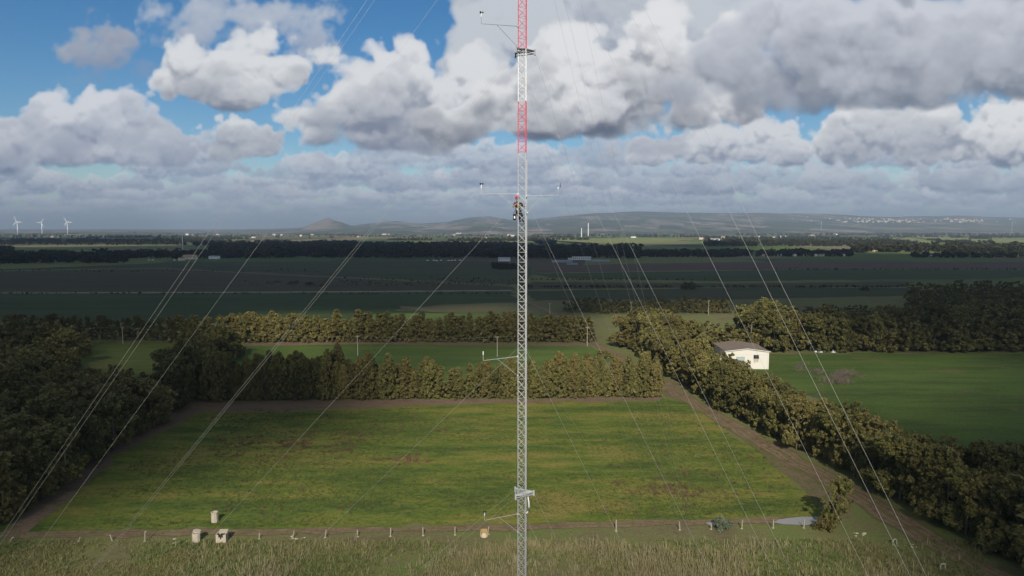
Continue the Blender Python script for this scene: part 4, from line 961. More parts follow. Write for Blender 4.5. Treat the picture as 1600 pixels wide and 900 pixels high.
# ------------------------------------------------------------------ the climber
def build_person():
    mats = [plain('dark_jacket', (.030, .026, .034), .85, .2, 8), plain('skin', (.50, .27, .20), .55, .08, 8), plain('work_trousers', (.016, .018, .028), .85, .2, 8), plain('black_boot', (.012, .012, .014), .6, .1, 8)]
    root = thing('person', (.45, 40.45, 56.40), 'climber in dark jacket, red helmet and yellow harness on the lattice mast', 'person')
    O = Vector((.45, 40.45, 56.40))
    V = {}; order = []
    def v(n, x, y, z, r): V[n] = len(order); order.append((Vector((x, y, z))-O, r))
    v('pel', .41, 40.48, 57.00, .125); v('waist', .385, 40.50, 57.16, .125); v('chest', .345, 40.50, 57.40, .155); v('neckb', .33, 40.49, 57.56, .075); v('neck', .32, 40.47, 57.62, .055); v('jaw', .315, 40.44, 57.70, .072); v('skull', .31, 40.46, 57.81, .095)
    v('shl', .165, 40.48, 57.50, .075); v('ell', .07, 40.42, 57.30, .052); v('fal', .20, 40.27, 57.40, .045); v('wrl', .30, 40.14, 57.47, .033); v('hal', .33, 40.09, 57.49, .036)
    v('shr', .52, 40.49, 57.52, .075); v('elr', .63, 40.44, 57.33, .052); v('wrr', .755, 40.36, 57.34, .034); v('har', .80, 40.32, 57.35, .036)
    v('hpl', .33, 40.46, 56.93, .095); v('knl', .45, 40.30, 56.70, .068); v('anl', .46, 40.38, 56.46, .044); v('tol', .45, 40.20, 56.40, .038)
    v('hpr', .50, 40.47, 56.93, .095); v('knr', .61, 40.36, 56.68, .068); v('anr', .68, 40.44, 56.45, .044); v('tor', .67, 40.26, 56.39, .038)
    E = [('pel', 'waist'), ('waist', 'chest'), ('chest', 'neckb'), ('neckb', 'neck'), ('neck', 'jaw'), ('jaw', 'skull'), ('chest', 'shl'), ('shl', 'ell'), ('ell', 'fal'), ('fal', 'wrl'), ('wrl', 'hal'), ('chest', 'shr'), ('shr', 'elr'), ('elr', 'wrr'), ('wrr', 'har'), ('pel', 'hpl'), ('hpl', 'knl'), ('knl', 'anl'), ('anl', 'tol'), ('pel', 'hpr'), ('hpr', 'knr'), ('knr', 'anr'), ('anr', 'tor')]
    me = bpy.data.meshes.new('body_skeleton'); me.from_pydata([p for p, r in order], [(V[a], V[b]) for a, b in E], [])
    o = bpy.data.objects.new('body', me); C.objects.link(o)
    sk = o.modifiers.new('skin', 'SKIN'); sk.use_smooth_shade = True
    for i, (p, r) in enumerate(order): me.skin_vertices[0].data[i].radius = (r*1.26, r*1.26*(.82 if i in (0, 1, 2) else 1)); me.skin_vertices[0].data[i].use_root = (i == 0)
    o.modifiers.new('sub', 'SUBSURF').levels = 2; o.modifiers['sub'].render_levels = 2
    dg = bpy.context.evaluated_depsgraph_get(); bm = bmesh.new(); ev = o.evaluated_get(dg); tmp = bpy.data.meshes.new_from_object(ev); bm.from_mesh(tmp)
    for f in bm.faces:
        f.smooth = True; c = f.calc_center_median()+O
        if c.z > 57.64: f.material_index = 1
        elif c.y < 40.36 and c.x < .45 and c.z > 57.2: f.material_index = 1
        elif c.x > .74 and c.z > 57.2: f.material_index = 1
        elif c.z < 56.52: f.material_index = 3
        elif c.z < 57.02: f.material_index = 2
    mb = MB()                                    # fingers closed round the legs of the mast, nose, ears
    for (hx, hy, hz, gx, gy, sgn) in ((.33, 40.09, 57.49, .36, 40.0, 1), (.80, 40.32, 57.35, .825, 40.25, -1)):
        for k, ln in enumerate((.92, 1.05, 1.0, .8)):
            z = hz+.033-k*.021; r0 = .042
            base = Vector((hx-.018*sgn, hy-.005, z)); pts = [base]+[Vector((gx+math.cos(t_)*r0*ln, gy+math.sin(t_)*r0*ln, z)) for t_ in ((2.4, 3.3, 4.2) if sgn > 0 else (1.2, .3, -.6))]
            mb.tube([p-O for p in pts], [.0105, .010, .009, .007], 6)
        mb.tube([Vector((hx, hy, hz+.04))-O, Vector((gx+.03*sgn, gy+.035, hz+.062))-O, Vector((gx+.045*sgn, gy, hz+.06))-O], [.012, .011, .008], 6)
    mb.tube([Vector((.312, 40.37, 57.775))-O, Vector((.311, 40.342, 57.745))-O, Vector((.312, 40.368, 57.735))-O], [.008, .014, .012], 6)
    for s in (-1, 1): mb.tube([Vector((.31+s*.085, 40.455, 57.79))-O, Vector((.31+s*.093, 40.465, 57.755))-O, Vector((.31+s*.083, 40.46, 57.73))-O], [.012, .014, .008], 6)
    b0 = len(bm.verts); vs = [bm.verts.new(p) for p in mb.v]
    for f in mb.f:
        try: q = bm.faces.new([vs[i] for i in f]); q.material_index = 1; q.smooth = True
        except ValueError: pass
    out = bpy.data.meshes.new('body'); bm.to_mesh(out); bm.free(); bpy.data.objects.remove(o)
    body = link('body', out, mats, root)
    ey = MB()
    for s in (-1, 1): ey.lathe(Vector((.31+s*.034, 40.372, 57.785))-O, [(0, -.011), (.011, 0), (0, .011)], 8)
    ey.tube([Vector((.285, 40.372, 57.695))-O, Vector((.311, 40.362, 57.69))-O, Vector((.337, 40.372, 57.695))-O], .006, 6)
    ey.build('face_details', plain('eye_dark', (.05, .02, .02), .4), root)
    h = MB(); c = Vector((.31, 40.45, 57.825))-O
    h.lathe(c, [(.150, -.012), (.128, 0), (.124, .05), (.105, .10), (.06, .135), (0, .148)], 18, 1.12); h.lathe(c+Vector((0, -.06, 0)), [(.128, -.006), (.135, .004), (.08, .02)], 14)
    for s in (-1, 1): h.tube([c+Vector((s*.118, 0, 0)), c+Vector((s*.10, -.03, -.09)), c+Vector((s*.03, -.065, -.155))], .008, 5)
    h.build('helmet', plain('red_helmet', (.75, .045, .075), .3, .04, 6), root, True)
    g = MB(); P = lambda x, y, z: Vector((x, y, z))-O
    g.lathe(P(.395, 40.49, 57.10), [(.150, -.03), (.158, 0), (.150, .03)], 16, .9)
    for x0, x1 in ((.27, .31), (.43, .40)): g.tube([P(x1, 40.37, 57.13), P(x0+.0, 40.335, 57.38), P(x0, 40.42, 57.56), P(x0+.02, 40.62, 57.45), P(.39, 40.62, 57.15)], .022, 6)
    g.tube([P(.28, 40.345, 57.36), P(.345, 40.33, 57.35), P(.42, 40.345, 57.37)], .02, 6)
    for x, z in ((.335, 56.86), (.51, 56.86)): g.lathe(P(x, 40.43, z), [(.105, -.018), (.112, 0), (.105, .018)], 14)
    g.box(tuple(P(.47, 40.36, 57.33)), (.15, .09, .26)); g.box(tuple(P(.33, 40.36, 57.12)), (.09, .07, .09))
    g.tube([P(.40, 40.34, 57.1), P(.42, 40.2, 57.2), P(.52, 40.12, 57.28)], .012, 5)
    g.build('harness', plain('yellow_webbing', (.20, .165, .045), .8, .2, 9), root)
    bag = thing('tool_bag', (.155, 40.40, 56.52), 'black tool bag with a white patch hanging below the climber', 'bag')
    b = MB(); b.lathe((0, 0, 0), [(.0, 0), (.075, .01), (.095, .06), (.098, .30), (.085, .36), (.07, .37)], 14); b.build('bag', plain('black_canvas', (.014, .014, .016), .8, .2, 8), bag, True)
    b = MB(); b.box((-.005, -.102, .17), (.075, .014, .14)); b.build('patch', M['white'], bag)
    b = MB(); b.tube([(-.07, 0, .35), (.0, .02, .56), (.14, .04, .60)], .012, 5); b.tube([(.07, 0, .35), (.06, .02, .52), (.14, .04, .60)], .012, 5); b.build('strap', M['rubber'], bag)
build_person()

# ------------------------------------------------------------------ front fence line, well rings, rubble
def fence_posts():
    spec = [(15, 848, 1.0, 25), (122, 846, 1.0, 30), (175, 845, 1.2, -18), (226, 846, 1.9, 4), (405, 842, 1.1, 3), (457, 841, 1.5, 12), (508, 840, 1.5, 8), (559, 839, 1.4, -4), (610, 838, 1.6, 2), (661, 837, 1.6, -2), (711, 836, 1.6, 1), (763, 835, 1.5, 3), (963, 830, 2.2, 0), (1062, 828, 1.6, -3), (1111, 827, 1.2, 2), (1159, 826, 1.7, 4), (1208, 825, 1.6, 2), (1256, 825, 1.7, 1)]
    odd = {0: 'toppled pale stub of a post at the left end of the front fence line', 2: 'leaning short pale post by the rubble left of the concrete wells', 3: 'upright pale post just left of the concrete wells, cap broken', 12: 'tallest pale concrete post on the front track right of the mast', 14: 'short pale post in front of the grey green shrub'}
    R = random.Random(2)
    for i, (px, py, h, ln) in enumerate(spec):
        p = at(px, py); mb = MB(); t = math.radians(ln)
        top = (math.sin(t)*h, R.uniform(-.05, .1), math.cos(t)*h)
        w = .085 if i != 12 else .11
        n = 4; a = Vector((0, 0, -.05)); b = Vector(top)
        mb.bar(a, a.lerp(b, .86), w*1.42, 4, w*1.25); mb.bar(a.lerp(b, .86), b, w*1.25, 4, w*.9)
        if i in (3, 0): mb.box((top[0]+.12, top[1], top[2]-.05), (.30, .14, .14))
        mb.lathe((0, 0, 0), [(.26, 0), (.18, .09), (.08, .14)], 7)
        o = mb.build('fence_post', M['post']); o.location = p; o.rotation_euler.z = R.uniform(-.3, .3)
        if i < 12: lab = 'pale concrete fence post on the front track, %s from the left frame edge' % nth(i+1)
        else: lab = 'pale concrete fence post right of the mast, %s from the mast' % nth(i-11)
        tag(o, odd.get(i, lab), 'fence post', 'fence posts along the front track')
fence_posts()
def wells():
    a = thing('concrete_well', at(335.5, 815.5), 'open topped octagonal concrete well ring standing alone on the grass', 'well', 'concrete well rings', .2)
    mb = MB(); mb.lathe((0, 0, 0), [(.62, -.05), (.66, .05), (.64, .9), (.66, .92), (.64, 1.0), (.60, 1.75), (.68, 1.78), (.68, 1.98), (.50, 1.98), (.50, .3), (0, .3)], 8); mb.build('ring', M['concrete'], a)
    b = thing('concrete_well', at(307, 846), 'concrete well ring with a slipped lid, left of the two on the track', 'well', 'concrete well rings', .35)
    mb = MB(); mb.lathe((0, 0, 0), [(.74, -.05), (.72, .6), (.74, 1.2), (.70, 1.62), (.5, 1.62), (.5, .4), (0, .4)], 10); mb.build('ring', M['concrete'], b)
    mb = MB(); mb.lathe((0, 0, 0), [(0, -.14), (.66, -.14), (.70, -.08), (.68, .10), (0, .14)], 10); o = mb.build('lid', M['concrete'], b); o.location = (.10, .12, 1.86); o.rotation_euler = (.12, .16, .3)
    mb = MB(); mb.box((.62, -.1, 1.70), (.16, .5, .30)); mb.build('lid_rim', M['concrete'], b)
    c = thing('concrete_well', at(347, 846), 'square concrete well box with a jagged opening and slab on top', 'well', 'concrete well rings', .12)
    mb = MB(); w = .78
    mb.box((-w, 0, .8), (.16, 1.5, 1.6)); mb.box((w, 0, .82), (.16, 1.5, 1.64)); mb.box((0, .70, .8), (1.396, .12, 1.56))
    for (x0, x1, z) in ((-.698, -.42, 1.55), (-.416, -.16, 1.05), (-.156, .10, .72), (.104, .40, 1.0), (.404, .698, 1.5)): mb.box(((x0+x1)/2, -.70, z/2), (x1-x0, .12, z))
    mb.build('ring', M['concrete'], c)
    mb = MB(); mb.box((0, 0, 0), (1.45, 1.1, .16)); mb.box((.60, -.2, -.18), (.22, .6, .22)); o = mb.build('lid', M['concrete'], c); o.location = (.22, .25, 1.78); o.rotation_euler = (.14, .05, .08)
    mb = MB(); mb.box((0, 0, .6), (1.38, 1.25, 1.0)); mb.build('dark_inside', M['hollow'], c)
    # the broken ring with a pale dome by the mast
    d = thing('broken_well', at(756.5, 838), 'low broken yellowish ring with a round pale stone inside, on the front track', 'broken well', None, 0)
    mb = MB(); mb.box((-.62, .3, .5), (.18, .9, 1.0)); mb.box((0, .66, .55), (1.05, .16, 1.1)); mb.box((.62, .3, .42), (.18, .9, .84)); mb.build('ring', plain('yellow_concrete', (.34, .25, .11), .9, .2, 3), d)
    mb = MB(); mb.lathe((0, -.1, 0), [(.62, -.05), (.60, .25), (.48, .52), (.26, .68), (0, .72)], 12); mb.build('round_stone', plain('pale_stone', (.46, .38, .28), .9, .12, 3), d, True)
wells()
def stones():
    R = random.Random(6); k = 0
    for (px, py, n, s, lab) in ((68, 850, 4, .5, 'small heap of pale rubble at the left end of the front track'), (105, 848, 5, .45, 'line of broken pale concrete beside the front track at left'), (283, 846, 4, .5, 'dark cluster of stones just left of the concrete wells'), (464, 842, 4, .6, 'pale broken slab lying by the fence posts'), (1343, 834, 6, .55, 'scatter of pale stones below the lone tree'), (1420, 853, 6, .45, 'flat pale rubble beside the dirt track in the bottom corner')):
        mb = MB(); c = at(px, py)
        for i in range(n):
            x, y, r = R.gauss(0, 1.1), R.gauss(0, .5), s*R.uniform(.25, .75); mb.lathe((x, y, -.05), [(r*.9, 0), (r, r*.25), (r*.6, r*.5), (0, r*.55)], 6, R.uniform(.6, 1))
        o = mb.build('rubble_heap', M['concrete']); o.location = c; tag(o, lab, 'rubble', 'rubble along the front track')
stones()
def arches():
    for px, py, rz, lab in ((1398, 851, .2, 'pale bent concrete arch standing in the grass, nearer the lone tree'), (1473, 890, .1, 'pale square topped concrete arch at the bottom right beside the track')):
        mb = MB(); mb.tube([(-.42, 0, -.1), (-.40, 0, .55), (-.25, 0, .92), (0, 0, 1.0), (.25, 0, .92), (.40, 0, .55), (.42, 0, -.1)] if px < 1400 else [(-.42, 0, -.1), (-.42, 0, .85), (-.38, 0, .95), (.38, 0, .95), (.42, 0, .85), (.42, 0, -.1)], .12, 6)
        o = mb.build('concrete_arch', M['post']); o.location = at(px, py); o.rotation_euler.z = rz; tag(o, lab, 'arch')
arches()
def puddles():
    m = bpy.data.materials.new('muddy_water'); m.use_nodes = True; t = NT(m.node_tree); b = t.n['Principled BSDF']
    b.inputs['Base Color'].default_value = (.27, .25, .235, 1); b.inputs['Roughness'].default_value = .22; b.inputs['Specular IOR Level'].default_value = .4
    sheet('puddle', [(1207, 816), (1218, 812), (1250, 809.5), (1284, 808.5), (1291, 812), (1284, 818), (1258, 821), (1225, 820.5)], .10, m, 'grey puddle covering the end of the front track', 'puddle', .25)
    sheet('puddle', [(1103, 818), (1112, 815.5), (1121, 817), (1121, 821), (1110, 823)], .10, m, 'small dark puddle beside the grey green shrub', 'puddle', .15)
puddles()

# ------------------------------------------------------------------ the white barn
def barn():
    zr = 7.1; RF = at(1201, 577); LFp = at(1134, 549, zr); LF = Vector((LFp.x, LFp.y, 0)); ex = (RF-LF); W = ex.length; ex.normalize(); rz = math.atan2(ex.y, ex.x)
    root = thing('barn', ((RF+LF)/2)[:], 'white barn with a low brown gabled roof behind the trackside trees', 'barn', None, rz)
    D = 19.0; w = W/2; rise = 1.1; s = .25
    wall = MB()
    ds, de = -w+4.2, -w+7.6                                  # doorway
    w0, w1, wz0, wz1 = w-6.1, w-3.9, 4.1, 5.75
    def face(x0, x1, z0, z1): wall.box(((x0+x1)/2, s/2, (z0+z1)/2), (x1-x0, s, z1-z0))
    face(-w, ds, 0, zr); face(ds, de, 4.9, zr); face(de, w0, 0, zr); face(w0, w1, 0, wz0); face(w0, w1, wz1, zr); face(w1, w, 0, zr)
    wall.add([(-w, 0, zr), (w, 0, zr), (0, 0, zr+rise), (-w, s, zr), (w, s, zr), (0, s, zr+rise)], [(0, 1, 2), (5, 4, 3), (0, 2, 5, 3), (1, 4, 5, 2)])
    wall.add([(-w, D, zr), (w, D, zr), (0, D, zr+rise), (-w, D-s, zr), (w, D-s, zr), (0, D-s, zr+rise)], [(2, 1, 0), (3, 4, 5), (0, 3, 5, 2), (1, 2, 5, 4)])
    wall.box((0, D-s/2, zr/2), (2*w, s, zr)); wall.box((-w+s/2, D/2, zr/2-.002), (s, D-2*s, zr)); wall.box((w-s/2, D/2, zr/2-.002), (s, D-2*s, zr))
    for x in (-w+.3, w-.3): wall.box((x, -.05, zr/2), (.5, .1, zr-.01))
    wall.box((0, -.04, 5.95), (2*w-1.2, .075, .12))
    cream = plain('limewashed_wall', (.62, .60, .535), .85, .05, .5); wo = wall.build('wall', cream, root)
    rf = MB(); e = .45; th = .14
    for sx in (-1, 1):
        z0 = zr+.03-e*rise/w
        A = [(sx*(w+e), -e, z0), (sx*(w+e), D+e, z0), (0, D+e, zr+rise+.03), (0, -e, zr+rise+.03)]
        B = [(x, y, z+th) for x, y, z in A]; f = [(0, 1, 2, 3), (7, 6, 5, 4), (0, 4, 5, 1), (1, 5, 6, 2), (2, 6, 7, 3), (3, 7, 4, 0)]
        rf.add(A+B, f)
    rf.build('roof', plain('brown_roof_sheet', (.19, .145, .115), .85, .2, .6), root)
    fs = MB()
    for sx in (-1, 1): fs.add([(sx*(w+e), -e-.02, zr-.12), (0, -e-.02, zr+rise-.06), (0, -e-.02, zr+rise+.20), (sx*(w+e), -e-.02, zr+.14), (sx*(w+e), -e+.06, zr-.12), (0, -e+.06, zr+rise-.06), (0, -e+.06, zr+rise+.20), (sx*(w+e), -e+.06, zr+.14)], [(0, 1, 2, 3), (7, 6, 5, 4), (0, 4, 5, 1), (3, 2, 6, 7), (0, 3, 7, 4)])
    fs.build('fascia', cream, root)
    wn = MB(); f = .12
    for a, b, c, d in ((w0, w0+f, wz0, wz1), (w1-f, w1, wz0, wz1), ((w0+w1)/2-f/2, (w0+w1)/2+f/2, wz0+f, wz1-f), (w0+f, w1-f, wz0, wz0+f), (w0+f, w1-f, wz1-f, wz1)): wn.box(((a+b)/2, .08, (c+d)/2), (b-a, .1, d-c))
    wo2 = wn.build('window', plain('window_frame', (.16, .13, .11), .6), root); g = MB(); g.box(((w0+w1)/2, .14, (wz0+wz1)/2), (w1-w0-.02, .02, wz1-wz0-.02)); g.build('pane', plain('dark_glass', (.03, .03, .035), .15), wo2)
    sl = MB(); sl.box(((w0+w1)/2, -.07, wz0-.07), (w1-w0+.3, .2, .12)); sl.build('sill', cream, wo2)
    stn = MB(); stn.add([(w0+.05, -.004, wz0-.15), (w1-.05, -.004, wz0-.15), (w1-.3, -.004, wz0-1.6), ((w0+w1)/2, -.004, wz0-1.1), (w0+.25, -.004, wz0-1.8)], [(0, 4, 3, 1), (1, 3, 2)]); stn.build('rust_stain', plain('rusty_limewash', (.46, .40, .32), .9, .15, 2), root)
    dr = MB(); dr.box(((ds+de)/2, .18, 2.44), (de-ds-.02, .08, 4.88)); [dr.box((ds+.3+k*(de-ds-.6)/4, .12, 2.44), (.06, .04, 4.7)) for k in range(5)]
    dr.build('door', plain('blue_grey_door', (.34, .40, .43), .6, .08, 1), root)
    ex_ = MB(); ex_.box((-w-2.1, 4, 1.9), (4.0, 7, 3.8)); ex_.build('lean_to', cream, root)
    r2 = MB(); r2.box((-w-2.1, 4, 3.9), (4.3, 7.4, .18)); r2.build('lean_to_roof', plain('pale_roof', (.5, .47, .42), .8), root)
barn()
def plastic():
    mb = MB(); R = random.Random(12)
    for i in range(9):
        x, y = R.uniform(-5, 5), R.uniform(-1, 1); r = R.uniform(.5, 1.3); mb.lathe((x, y, -.05), [(r*1.3, 0), (r, .25), (r*.5, .55+.5*R.random()), (0, .7)], 7, R.uniform(.5, .9))
    o = mb.build('plastic_sheeting', plain('white_plastic', (.66, .70, .74), .4, .1, 2)); o.location = at(1288, 550); tag(o, 'heap of white plastic sheeting at the foot of the wood by the barn', 'plastic heap')
plastic()

# ------------------------------------------------------------------ poles and wires
def poles():
    spec = [(25, 541, 10.5, 'weathered utility pole above the dark wood at the far left'), (192, 537, 8.5, 'utility pole standing at the back of the yellowish field'), (367, 548, 9.0, 'utility pole at the left corner of the bright green field'), (559, 556, 9.0, 'pale utility pole in the middle of the bright green field'), (777, 557, 9.0, 'pale utility pole on the green field close left of the mast'), (917.5, 541, 9.5, 'pale utility pole beside the dirt track bend'), (859, 497, 9.5, 'lone utility pole on the far stretch of the dirt track'), (986, 490, 8.0, 'utility pole rising above the low tree belt, centre right'), (1107, 492, 9.5, 'utility pole in the tree belt left of the barn wood'), (1478.5, 486, 8.5, 'utility pole before the shaded wood at the right')]
    mp = plain('weathered_pole', (.42, .38, .32), .85, .15, 2); tops = []
    for i, (px, py, h, lab) in enumerate(spec):
        p = at(px, py); r = thing('utility_pole', p, lab, 'utility pole', 'utility poles')
        MB().bar((0, 0, -.2), (0, 0, h), .17, 8, .10).build('pole', mp, r)
        a = MB(); a.box((0, 0, h-.4), (1.5, .10, .12)); a.bar((-.5, 0, h-.9), (0, 0, h-1.2), .03, 5); a.bar((.5, 0, h-.9), (0, 0, h-1.2), .03, 5); a.build('crossarm', mp, r)
        b = MB(); [b.lathe((x, 0, h-.34), [(.05, 0), (.06, .08), (.03, .16), (0, .17)], 8) for x in (-.65, 0, .65)]; b.build('insulator', M['white'], r)
        tops.append(p+Vector((0, 0, h-.18)))
    names = ['from the far left pole to the yellowish field pole', 'over the left wood up to the field corner pole', 'across the left half of the bright green field', 'across the right half of the bright green field', 'from the pole by the mast to the track bend pole']
    for i in range(5):
        mb = MB()
        for off in (-.65, .65):
            a, b = tops[i]+Vector((off, 0, 0)), tops[i+1]+Vector((off, 0, 0)); mb.tube([a.lerp(b, k/16)-Vector((0, 0, 1.2*math.sin(math.pi*k/16))) for k in range(17)], .011, 4)
        tag(mb.build('overhead_wire', M['wire']), 'overhead wires '+names[i], 'wire', 'overhead wires between the poles')
    mb = MB(); a = tops[5]; b = Vector((a.x+34, a.y-4, 8.5)); mb.tube([a.lerp(b, k/12)-Vector((0, 0, .8*math.sin(math.pi*k/12))) for k in range(13)], .011, 4)
    tag(mb.build('overhead_wire', M['wire']), 'overhead wire running from the bend pole into the grove', 'wire', 'overhead wires between the poles')
poles()

# ------------------------------------------------------------------ wind turbines, towers, houses far away
def turbine(px, y, hub_py, blade, angs, label, grp, tr0=3.0, yaw=.25):
    hz_ = atd(px, hub_py, y); r = thing('wind_turbine', (hz_.x, y, 0), label, 'wind turbine', grp); h = hz_.z
    MB().bar((0, 0, -1), (0, 0, h-1), tr0, 14, tr0*.6).build('tower', M['white'], r, True)
    n = MB(); n.box((0, 1.5, h), (blade*.07, blade*.2, blade*.07)); n.build('nacelle', M['white'], r)
    hb = MB(); hb.lathe((0, 0, 0), [(0, -1.5), (blade*.035, -1), (blade*.04, 1), (0, 1.6)], 10); ho = hb.build('hub', M['white'], r, True); ho.location = (0, -blade*.13, h); ho.rotation_euler.x = math.radians(90)
    for a in angs:
        b = MB(); d = Vector((math.cos(a), 0, math.sin(a))); pr = Vector((-d.z, 0, d.x)); o = Vector((0, -blade*.13, h))
        pts = []
        for u, cw in ((.02, .05), (.10, .07), (.25, .095), (.6, .066), (1.0, .02)):
            pts.append((u, cw))
        vs = []; fs = []
        for u, cw in pts:
            c = o+d*(u*blade); t = blade*cw*.22
            vs += [c-pr*(blade*cw*.4)+Vector((0, -t, 0)), c+pr*(blade*cw*.6)+Vector((0, -t*.2, 0)), c+pr*(blade*cw*.6)+Vector((0, t*.2, 0)), c-pr*(blade*cw*.4)+Vector((0, t, 0))]
        for i in range(len(pts)-1): fs += [(4*i+k, 4*i+(k+1) % 4, 4*i+4+(k+1) % 4, 4*i+4+k) for k in range(4)]
        fs += [(3, 2, 1, 0), (len(vs)-4, len(vs)-3, len(vs)-2, len(vs)-1)]
        b.add(vs, fs); b.build('blade', M['white'], r)
R_ = math.radians
G = 'three wind turbines on the left horizon'
turbine(26.3, 5600, 346.3, 47, [R_(112), R_(-8), R_(223)], 'white wind turbine on the left horizon, nearest the frame edge', G)
turbine(64.6, 6000, 347.8, 46, [R_(54), R_(176), R_(-62)], 'white wind turbine between two others on the left horizon', G)
turbine(104.6, 5700, 346.6, 47, [R_(120), R_(-6), R_(236)], 'white wind turbine on the left horizon, farthest from the frame edge', G)
turbine(284.4, 1740, 365.5, 17, [R_(97), R_(217), R_(-23)], 'slim white turbine standing alone by the shaded farm', None, 1.15)
def white_tower(px, y, py_top, rad, label):
    p = atd(px, py_top, y); mb = MB(); mb.lathe((0, 0, 0), [(rad, -1), (rad*.95, p.z*.5), (rad*.85, p.z-3), (rad*1.0, p.z-2.5), (rad*1.0, p.z-.8), (rad*.5, p.z), (0, p.z)], 14)
    o = mb.build('white_tower', M['white']); o.location = (p.x, y, 0); tag(o, label, 'tower')
white_tower(908.7, 4800, 356.5, 3.6, 'shorter left one of two white towers on the sunlit plain')
white_tower(919.3, 5000, 348.5, 3.4, 'taller right one of two white towers on the sunlit plain')
HW = [plain('house_wall_pale', (.66, .60, .52), .9, .1, .4), plain('house_wall_cream', (.72, .62, .45), .9, .1, .4), plain('house_wall_white', (.80, .79, .76), .9, .06, .4)]
HR = [plain('tile_roof', (.36, .16, .09), .9, .2, .5), plain('pale_tile_roof', (.42, .27, .18), .9, .2, .5), plain('grey_roof', (.34, .34, .35), .8, .15, .4)]
def house_mesh(w, d, h, rise, mats, name):
    mb = MB(); mb.mat(0).box((0, 0, h/2), (w, d, h)); mb.add([(-w/2, -d/2, h), (-w/2, d/2, h), (-w/2, 0, h+rise*.96), (w/2, -d/2, h), (w/2, d/2, h), (w/2, 0, h+rise*.96)], [(0, 2, 1), (3, 4, 5)])
    e = .5
    for s in (-1, 1):
        A = [(-w/2-e, s*(d/2+e), h-e*rise/d*2+.05), (w/2+e, s*(d/2+e), h-e*rise/d*2+.05), (w/2+e, 0, h+rise+.05), (-w/2-e, 0, h+rise+.05)]; B = [(x, y, z+.25) for x, y, z in A]
        mb.mat(1).add(A+B, [(0, 1, 2, 3), (7, 6, 5, 4), (0, 4, 5, 1), (1, 5, 6, 2), (2, 6, 7, 3), (3, 7, 4, 0)])
    mb.mat(2)
    for k in range(max(2, int(w/4))):
        x = -w/2+w*(k+.5)/max(2, int(w/4)); mb.box((x, -d/2-.03, h*.55), (1.1, .08, 1.3))
    o = mb.build(name, mats); me = o.data; bpy.data.objects.remove(o); return me
dk = plain('dark_opening', (.04, .04, .045), .5)
HM = [house_mesh(w, d, h, r, [HW[a], HR[b], dk], 'house') for w, d, h, r, a, b in ((14, 10, 6, 2.2, 0, 0), (18, 10, 4.5, 2, 1, 1), (11, 10, 7, 2, 2, 0), (26, 13, 6, 2.4, 2, 2), (13, 11, 9, 1.5, 1, 0))]
def put_house(name, k, p, label, cat, grp, rz=0., s=1.):
    o = bpy.data.objects.new(name, HM[k]); C.objects.link(o); o.location = p; o.rotation_euler.z = rz; o.scale = (s, s, s); tag(o, label, cat, grp)
def far_houses():
    R = random.Random(31)
    spots = [(55, 373.5), (92, 371), (82, 370.8), (48, 374), (118, 370.2), (150, 371.5), (165, 371), (300, 368), (293, 367.5), (340, 367), (396, 371.5), (398, 379), (428, 368), (440, 367.8), (470, 369), (488, 367.2), (561, 370.5), (600, 367), (607, 366.8), (690, 366), (710, 367.6), (717, 366.4), (745, 366), (760, 372.8), (795, 368), (800, 369.2), (870, 365.8), (876, 365.8), (942, 368), (990, 371.5), (1040, 366), (1095, 374), (1116, 377.5), (1130, 372), (1150, 371), (1186, 371), (1210, 372), (1224, 371), (1268, 369.5), (1372, 363.6), (1380, 363.4), (1305.5, 367.2)]
    for px, py in spots:
        p = at(px, max(py, 364.6))
        put_house('farmhouse', R.choice((0, 1, 1, 2, 3)), p, 'distant pale farmhouse among the fields of the sunlit plain', 'house', 'distant farmhouses on the plain', R.uniform(-.5, .5), 1.15*R.uniform(.8, 1.5)*(1 if p.y < 5000 else 1.3))
    n = 0; tries = 0
    while n < 170 and tries < 4000:
        tries += 1; px = R.choice((R.gauss(1355, 28), R.gauss(1395, 22), R.gauss(1480, 26), R.uniform(1240, 1590), R.gauss(1510, 8))); r = R.uniform(8200, 12500); v = hill_at(px, r); y_ = pix((v[0], v[1], v[2]))[1]
        if not 338.5 < y_ < 348: continue
        n += 1; put_house('town_house', R.choice((0, 0, 2, 4, 4, 1)), (v[0]+R.uniform(-25, 25), v[1]+R.uniform(-60, 60), v[2]-1.5), 'tiny house in the pale town on the far right hillside', 'house', 'houses of the distant town', R.uniform(-.6, .6), R.uniform(1.2, 2.3))
    # water towers by the town
    for px, yt, d, lab in ((1283.5, 345.5, 7600, 'pale water tower left of the distant town'), (1582, 346, 7000, 'slim pale tower right of the distant town')):
        p = atd(px, yt, d); mb = MB(); mb.lathe((0, 0, 0), [(2.4, -1), (2.2, p.z*.6), (2.4, p.z*.75), (4.5, p.z*.85), (4.5, p.z-2), (0, p.z)], 12); o = mb.build('water_tower', HR[2]); o.location = (p.x, d, 0); tag(o, lab, 'water tower')
far_houses()
